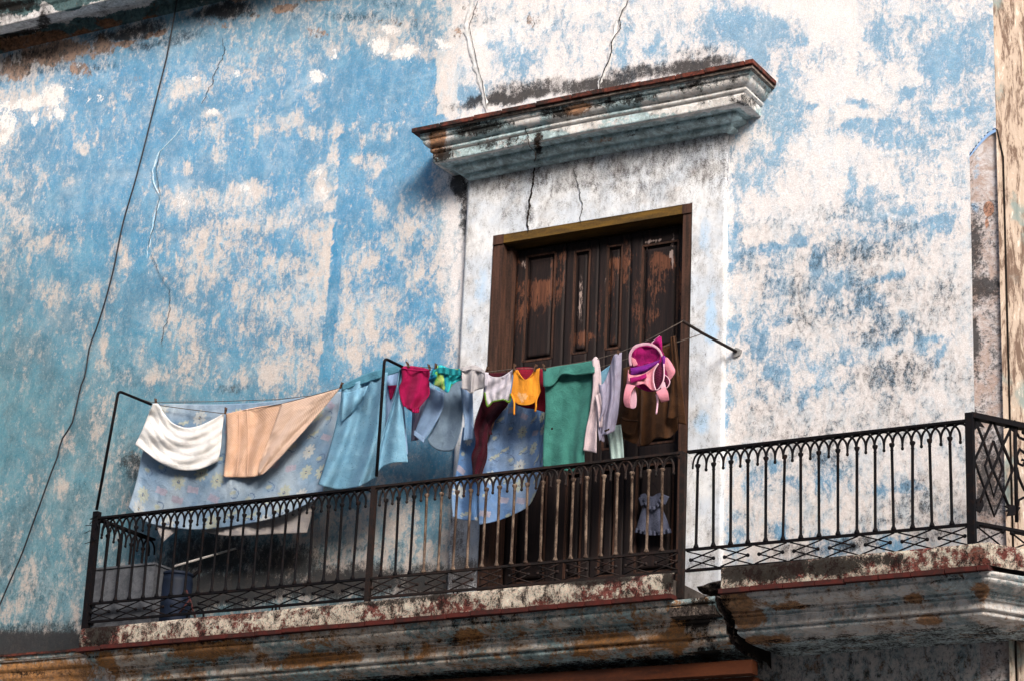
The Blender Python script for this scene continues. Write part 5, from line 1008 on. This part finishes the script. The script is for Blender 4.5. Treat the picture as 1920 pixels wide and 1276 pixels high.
# 12 pinkish towel strip and lilac shirt
o = patch('hand_towel', [(1110, 676), (1116, 668), (1123, 673)], [(1094, 844), (1106, 846), (1118, 848)], [(1112, 720), (1107, 765), (1099, 805)], [(1127, 712), (1124, 750), (1119, 800)], -.59, lambda U, V: .014 * sin(5 * U + 3 * V), F_pinkw, thick=.006); tag(o, 'narrow pinkish white hand towel hanging between the green towel and the lilac shirt', 'towel')
t = garment('shirt', 1145, 750, -.60, 'lilac grey shirt with a torn fringe and a small dark label at its hem', 'shirt')
patch('body', [(1122, 718), (1129, 720), (1139, 703), (1150, 668), (1158, 663), (1166, 660)], [(1124, 826), (1130, 815), (1140, 813), (1152, 807)], [(1128, 765), (1121, 795)], [(1165, 700), (1160, 765)], -.60, lambda U, V: .020 * sin(9 * U + 3 * V) + .008 * sin(24 * U), F_lilac, t)
patch('sleeve', [(1115, 742), (1126, 735)], [(1123, 800), (1129, 800)], [(1119, 760)], [(1130, 765)], -.61, lambda U, V: .01 * sin(9 * U), F_pinkw, t); patch('hem_label', [(1133, 806), (1142, 802)], [(1134, 809), (1143, 805)], Y=-.625, mat=F_brownd, parent=t)
for k in range(6): cord('fringe', [(1124 + k * 1.6, 812, -.60), (1125 + k * 1.5, 820, -.60), (1125.5 + k * 1.4 + random.uniform(-1, 1), 826 + random.uniform(-3, 3), -.60)], .0016, F_lilac, t, 6)
o = patch('blue_cloth', [(1126, 697), (1144, 684)], [(1126, 722), (1134, 716)], None, None, -.52, None, F_dots); tag(o, 'scrap of sky blue cloth showing behind the shoulder of the lilac shirt', 'cloth')
o = patch('cloth', [(1136, 800), (1164, 795)], [(1146, 870), (1170, 864)], [(1142, 830)], [(1168, 830)], -.48, lambda U, V: .008 * sin(14 * U), F_mint); tag(o, 'pale mint cloth hanging down behind the lilac shirt to the railing', 'cloth')
# 15 brown jacket on the rear line
t = garment('jacket', 1230, 740, -.32, 'dark brown jacket with a flap pocket hanging behind the pink backpack', 'jacket')
patch('body', [(1192, 662), (1225, 655), (1262, 640)], [(1198, 815), (1201, 834), (1216, 833), (1228, 821), (1246, 821), (1258, 818), (1271, 804)], [(1198, 740)], [(1268, 720)], -.31, lambda U, V: .030 * sin(9 * U + 2) * V + .01 * sin(20 * U), F_brown, t)
patch('left_front', [(1168, 690), (1202, 680)], [(1154, 816), (1175, 824), (1192, 831), (1200, 812)], [(1167, 740), (1159, 780)], [(1202, 740)], -.37, lambda U, V: .014 * sin(6 * U), F_brown, t)
patch('pocket', [(1166, 780), (1183, 786), (1196, 786)], [(1160, 806), (1180, 816), (1190, 812)], None, None, -.392, lambda U, V: .006 * sin(3 * U), F_brown, t); cord('pocket_seam', [(1163, 781, -.40), (1172, 788, -.40), (1183, 788, -.40), (1197, 789, -.40)], .003, F_brownd, t, 10)
patch('sleeve', [(1257, 632), (1267, 629)], [(1250, 783), (1262, 784), (1273, 780), (1279, 783), (1286, 794)], [(1258, 700), (1254, 750)], [(1274, 690), (1282, 760)], -.37, lambda U, V: .02 * sin(np.pi * U) + .008 * sin(14 * U), F_brown, t)
patch('right_sleeve_fold', [(1271, 705), (1276, 700)], [(1271, 792), (1287, 796)], None, None, -.39, None, F_brown, t)
# 16 backpack
def zb(l): return [(1120 + a / 4.91, 600 + b / 4.91) for a, b in l]
t = garment('backpack', 1218, 700, -.66, 'pink and magenta child backpack hanging open from the line', 'backpack')
bul = lambda a: (lambda U, V: a * sin(np.pi * U) * sin(np.pi * np.clip(V, 0, 1)))
patch('back_shell', zb([(305, 300), (360, 240), (450, 205), (540, 230), (610, 300)]), zb([(300, 560), (380, 620), (470, 655), (560, 640), (660, 590)]), zb([(300, 400)]), zb([(620, 400), (640, 500)]), -.60, bul(.01), F_mag2, t, res=.006)
patch('lining', zb([(312, 310), (355, 262), (445, 238), (530, 262), (578, 312)]), zb([(330, 430), (400, 415), (470, 400), (570, 368)]), zb([(318, 370)]), zb([(580, 340)]), -.615, lambda U, V: -.05 * sin(np.pi * U) * sin(np.pi * V) + .01 * sin(14 * U), F_mag2, t, res=.006)
patch('lining_fold', zb([(306, 330), (330, 345), (352, 360)]), zb([(330, 425), (352, 418), (372, 405)]), None, None, -.63, None, F_pink, t, res=.006)
patch('purple_flap', zb([(305, 440), (380, 425), (470, 400), (580, 362)]), zb([(310, 505), (400, 495), (470, 465), (560, 395)]), None, None, -.655, bul(.025), F_purple, t, res=.006)
patch('front_pocket', zb([(285, 450), (300, 500), (400, 497), (475, 462), (560, 395)]), zb([(270, 600), (350, 600), (430, 582), (500, 640), (540, 640)]), zb([(275, 520)]), zb([(522, 470), (515, 560)]), -.67, lambda U, V: .035 * sin(np.pi * U) * (.5 + .5 * V) + .006 * sin(20 * U), F_pink, t, res=.006)
patch('magenta_stripe', zb([(300, 528), (380, 515), (450, 487)]), zb([(303, 575), (380, 558), (455, 525)]), None, None, (-.700, -.705, -.705, -.71), bul(.01), F_mag2, t, res=.006)
patch('side_mesh', zb([(560, 410), (585, 385), (600, 370)]), zb([(535, 600), (545, 632), (560, 625)]), zb([(522, 470), (517, 540)]), zb([(610, 460), (602, 540)]), -.66, bul(.02), F_wine, t, res=.006)
cord('pink_piping', [(*zb([q])[0], -.695) for q in [(562, 395), (524, 460), (514, 530), (525, 600), (548, 645), (600, 575), (615, 500), (612, 400)]], .0045, F_pinkl, t)
patch('bottom', zb([(380, 595), (430, 588), (500, 620), (540, 640)]), zb([(395, 615), (430, 636), (480, 650), (525, 650)]), None, None, -.665, None, F_mag2, t, res=.006)
patch('wing_panel', zb([(612, 355), (640, 340), (680, 385)]), zb([(655, 530), (672, 546), (712, 490)]), zb([(612, 420), (640, 480)]), zb([(715, 455)]), -.675, bul(.012), F_pink, t, res=.006)
patch('side_strap', zb([(590, 335), (615, 325), (635, 345)]), zb([(600, 430), (612, 450), (615, 420)]), None, None, -.67, bul(.02), F_purple, t, res=.006)
patch('side_pocket', zb([(620, 500), (650, 520), (662, 560)]), zb([(610, 600), (640, 618), (665, 580)]), None, None, -.66, bul(.02), F_wine, t, res=.006)
cord('pink_piping', [(*zb([q])[0], -.68) for q in [(618, 500), (650, 525), (667, 570), (640, 618), (612, 612)]], .0035, F_pinkl, t)
patch('corner_flap', zb([(535, 175), (570, 150), (590, 152)]), zb([(508, 210), (560, 235), (598, 290)]), None, zb([(596, 220)]), -.65, bul(.015), F_mag2, t, res=.006)
cord('hanging_loop', [(*zb([q])[0], -.63) for q in [(500, 212), (520, 195), (545, 172), (575, 150)]], .005, F_pinkl, t)
# webbing straps: ribbons that curl
def webbing(name, pts, w, ys, mat, par):
    n = 40; p = resample(zb(pts), n, True); yy = np.interp(np.linspace(0, 1, n), np.linspace(0, 1, len(ys)), ys); W_ = resample([(a,) for a in w], n)[:, 0]
    d = np.gradient(p, axis=0); nn = np.stack([-d[:, 1], d[:, 0]], -1); nn /= np.linalg.norm(nn, axis=1)[:, None]
    rows = [at(p[:, 0] + k * nn[:, 0] * W_ / 2 / 4.91, p[:, 1] + k * nn[:, 1] * W_ / 2 / 4.91, yy) for k in np.linspace(-1, 1, 5)]
    Pw = np.stack(rows, 1); uu, vv = np.meshgrid(np.linspace(0, .03, 5), np.linspace(0, .4, n)); return grid_obj(name, Pw, mat, par, True, .003, {'cloth': np.stack([uu, vv, 0 * uu], -1)})
webbing('opening_rim', [(306, 420), (300, 350), (308, 298), (348, 246), (400, 226), (460, 220), (520, 236), (562, 268), (588, 308), (600, 352)], [20, 24, 26, 28, 28, 28, 28, 26, 24, 16], [-.655, -.665, -.67, -.67, -.67, -.665, -.66], F_pinkl, t)
patch('shoulder_strap', zb([(268, 585), (310, 592), (350, 600)]), zb([(252, 785), (275, 800), (305, 806)]), zb([(248, 660), (240, 730)]), zb([(318, 650), (300, 730)]), -.70, lambda U, V: .02 * sin(np.pi * V), F_pink, t, res=.006)
patch('strap_return', zb([(330, 640), (348, 622)]), zb([(300, 806), (330, 812), (352, 800)]), zb([(304, 700), (300, 760)]), zb([(362, 700), (360, 770)]), -.665, None, F_pinkl, t, res=.006)
patch('shoulder_strap', zb([(540, 655), (580, 635), (625, 612)]), zb([(590, 752), (625, 745), (662, 735)]), zb([(562, 705)]), zb([(650, 660)]), -.70, lambda U, V: .02 * sin(np.pi * V), F_pink, t, res=.006)
patch('strap_adjuster', zb([(585, 610), (605, 560), (622, 570)]), zb([(590, 640), (612, 628), (632, 615)]), None, None, -.69, None, F_pinkl, t, res=.006)
cord('dangling_strap', [(*zb([q])[0], -.70) for q in [(545, 680), (555, 740), (550, 800), (542, 860)]], .006, F_pinkl, t, 12)
# 17 blue grey shirt hung upside down
t = garment('shirt', 835, 790, -.35, 'pale blue grey long sleeved shirt hung upside down behind the teal swim briefs', 'shirt')
patch('body', [(822, 700), (845, 700), (868, 700)], [(801, 822), (808, 834), (824, 844), (847, 844), (855, 832), (859, 823)], [(826, 750), (818, 790)], [(868, 760), (866, 795)], -.34, lambda U, V: .026 * sin(7 * U + 1.5) * V, F_palegrey, t)
patch('sleeve', [(806, 725), (832, 735)], [(776, 813), (786, 817), (794, 828)], [(796, 760), (785, 790)], [(830, 765), (812, 800)], -.38, lambda U, V: .018 * sin(6 * U + 3 * V), F_pale, t)
patch('sleeve', [(864, 725), (886, 728)], [(869, 826), (878, 824), (889, 822)], [(868, 770), (871, 790)], [(887, 770)], -.38, lambda U, V: .018 * sin(7 * U + 2 * V), F_pale, t)
patch('cuff', [(777, 806), (797, 820)], [(775, 814), (794, 829)], Y=-.40, mat=F_pale, parent=t)
o = patch('pillowcase', [(775, 725), (806, 722)], [(771, 826), (784, 824)], None, [(800, 770)], -.30, lambda U, V: .01 * sin(9 * U), F_lilac); tag(o, 'dull lilac pillowcase corner behind the sleeve of the blue grey shirt', 'pillowcase')
# 18 floral duvet cover hanging low
t = garment('duvet_cover', 960, 860, -.30, 'blue daisy print cover hanging below the railing in front of the dark door', 'duvet cover')
patch('main_drop', [(938, 705), (980, 700), (1022, 696)], [(898, 983), (930, 976), (960, 965), (990, 948), (1005, 922), (1017, 885)], [(930, 780), (909, 850), (898, 930)], [(1024, 770), (1022, 830)], -.34, lambda U, V: .024 * sin(6 * U + 2 * V + 1) * (.3 + V) + .010 * sin(19 * U), F_floral, t, printf=floral(8, (.16, .32, .62), (.34, .46, .64)), res=.007, thick=.002)
patch('side_drop', [(868, 800), (892, 800)], [(849, 968), (870, 974), (897, 975)], [(858, 870), (847, 925)], [(896, 880)], -.30, lambda U, V: .018 * sin(7 * U + 2), F_floral, t, printf=floral(5, (.12, .28, .58), (.28, .42, .62)), res=.007, thick=.002)
# 20 toddler dress on the door
t = garment('toddler_dress', 1225, 965, .03, 'slate blue toddler dress with a ruffled neck hanging low on the dark door', 'dress')
patch('skirt', [(1207, 946), (1222, 948), (1237, 946)], [(1192, 992), (1208, 997), (1225, 999), (1242, 998), (1257, 994)], [(1200, 965)], [(1248, 966)], .03, lambda U, V: .02 * sin(11 * U) * V, F_slate, t)
patch('bodice', [(1200, 927), (1210, 924), (1222, 930), (1236, 923), (1250, 928)], [(1207, 948), (1222, 950), (1238, 947)], None, None, .02, None, F_slate, t)
patch('sleeve', [(1197, 933), (1205, 926)], [(1202, 948), (1209, 944)], Y=.015, mat=F_slate, parent=t); patch('sleeve', [(1244, 926), (1255, 930)], [(1237, 942), (1247, 946)], Y=.015, mat=F_slate, parent=t)
patch('hem_ruffle', [(1192, 989), (1225, 994), (1257, 990)], [(1190, 997), (1225, 1003), (1259, 998)], Y=.02, fold=lambda U, V: .012 * sin(50 * U), mat=F_slate, parent=t, res=.005); patch('neck_ruffle', [(1209, 930), (1214, 944), (1224, 948), (1233, 943), (1238, 928)], [(1206, 933), (1212, 949), (1224, 955), (1235, 948), (1242, 930)], Y=.005, fold=lambda U, V: .008 * sin(40 * U), mat=F_slate, parent=t, res=.005)
cord('hanger', [(1212, 926, .015), (1218, 912, .02), (1224, 905, .04), (1230, 912, .02), (1236, 925, .015)], .0022, M_iron, t)
# clothespins
for x, y, Y, lab in [(292, 752, -.38, 'dark clothespin holding the left corner of the white towel'), (423, 769, -.39, 'clothespin where the white towel meets the peach cloth'), (640, 722, -.44, 'clothespin at the pulled up corner of the peach cloth'), (765, 683, -.51, 'clothespin on the left of the magenta top'),
                    (805, 688, -.515, 'first clothespin right of the magenta top'), (817, 687, -.525, 'clothespin on the left edge of the teal swim briefs'), (913, 693, -.56, 'clothespin between the grey shorts and the white bodysuit'), (965, 688, -.58, 'clothespin on the left shoulder of the orange vest'),
                    (1004, 689, -.585, 'dark clothespin on the right shoulder of the orange vest'), (1021, 688, -.605, 'brown clothespin at the left corner of the green towel'), (1159, 663, -.62, 'clothespin gripping the top of the lilac shirt')]:
    p = at(x, y, Y); t = empty('clothespin', tuple(map(float, p)), lab, 'clothespin', 'clothespins on the front line')
    a = random.uniform(-.5, .5)
    for s_ in (-1, 1):
        d_ = np.array([sin(a), 0, cos(a)]); sd = np.array([0, s_ * .006, 0]); m_ = MB(); m_.bar(p + d_ * .024 + sd * 1.6, p - d_ * .024 + sd * .6, .009, .006, (0, 1, 0.01)); m_.build('wooden_leg', M_pin, t)
    m_ = MB(); m_.bar(p + np.array([-.007, 0, 0]), p + np.array([.007, 0, 0]), .014, .008); m_.build('spring', M_iron, t)
# ------------------------------------------------------------------ things standing on the balcony floor
def slab_box(name, x0, x1, y0, y1, z0, z1, mat, parent=None): return MB().box((x0, y0, z0), (x1, y1, z1)).build(name, mat, parent)
M_grey = plain_material('grey_fibre_cement', (.11, .115, .13), (.06, .065, .075), 18, .85, .2, .3); M_blue = plain_material('dark_blue_plastic', (.007, .014, .034), (.005, .010, .022), 6, .6, .25, .2)
a0 = at(176, 1070, -.62); a1 = at(292, 1058, -.62)
t = garment('crate', 235, 1100, -.6, 'grey weathered panel box standing at the left end behind the railing', 'crate')
zt = float(a1[2]); slab_box('front_panel', float(a0[0]), float(a1[0]), -.63, -.615, 5.02, zt, M_grey, t); slab_box('side_panel', float(a1[0]) - .02, float(a1[0]) - .004, -.614, -.2, 5.02, zt - .004, M_grey, t); slab_box('side_panel', float(a0[0]) + .004, float(a0[0]) + .02, -.614, -.2, 5.02, zt - .004, M_grey, t); slab_box('lid', float(a0[0]) - .008, float(a1[0]) + .004, -.64, -.19, zt + .001, zt + .016, M_grey, t)
b0 = at(298, 1062, -.5); b1 = at(345, 1068, -.5)
t = garment('barrel', 320, 1100, -.4, 'dark blue plastic barrel next to the grey box behind the railing', 'barrel')
cx_ = float(b0[0] + b1[0]) / 2; rr_ = float(b1[0] - b0[0]) / 2; MB().lathe([(rr_ * .92, 5.02), (rr_, 5.08), (rr_, 5.2), (rr_ * 1.03, 5.215), (rr_, 5.23), (rr_, 5.38), (rr_ * .94, 5.43)], (cx_, -.42, 0), 28).build('body', M_blue, t, True)
m_ = MB(); m_.lathe([(rr_ * .98, 5.43), (rr_ * .98, 5.45), (rr_ * .9, 5.455)], (cx_, -.42, 0), 28); m_.build('lid', M_blue, t, True)
t = garment('broom', 380, 1050, -.2, 'pale stick leaning diagonally on the balcony behind the barrel', 'broom'); m_ = MB(); m_.tube([at(325, 1061, -.30), at(443, 1027, -.06)], .0085, 6); m_.build('stick', plain_material('pale_broom_stick', (.40, .38, .36), (.25, .23, .22), 20), t)
o = MB().bar(at(350, 1087, -.35), at(377, 1067, -.3), .03, .02).build('board', M_iron); tag(o, 'short dark board propped beside the blue barrel', 'board')
t = garment('child_bicycle', 362, 1130, -.45, 'small child bicycle wheel and rusty frame just above the slab edge', 'bicycle')
c = at(367, 1142, -.5); m_ = MB(); m_.tube([(c[0] + .075 * cos(a), c[1], 5.095 + .075 * sin(a)) for a in np.linspace(0, 2 * np.pi, 25)], .008, 6, cap=False); m_.build('tyre', M_iron, t, True)
m_ = MB(); [m_.tube([(c[0], c[1], 5.095), (c[0] + .07 * cos(a), c[1], 5.095 + .07 * sin(a))], .0015, 4) for a in np.linspace(0, 2 * np.pi, 11)[:-1]]; m_.build('spokes', M_iron_rust, t)
m_ = MB(); m_.tube([(c[0], c[1], 5.095), (c[0] - .06, c[1], 5.23), (c[0] - .10, c[1], 5.30)], .007, 6); m_.tube([(c[0] - .06, c[1], 5.23), (c[0] - .18, c[1] + .02, 5.12)], .007, 6); m_.build('frame', plain_material('dull_red_frame', (.10, .02, .02), (.04, .02, .02), 30), t, True)
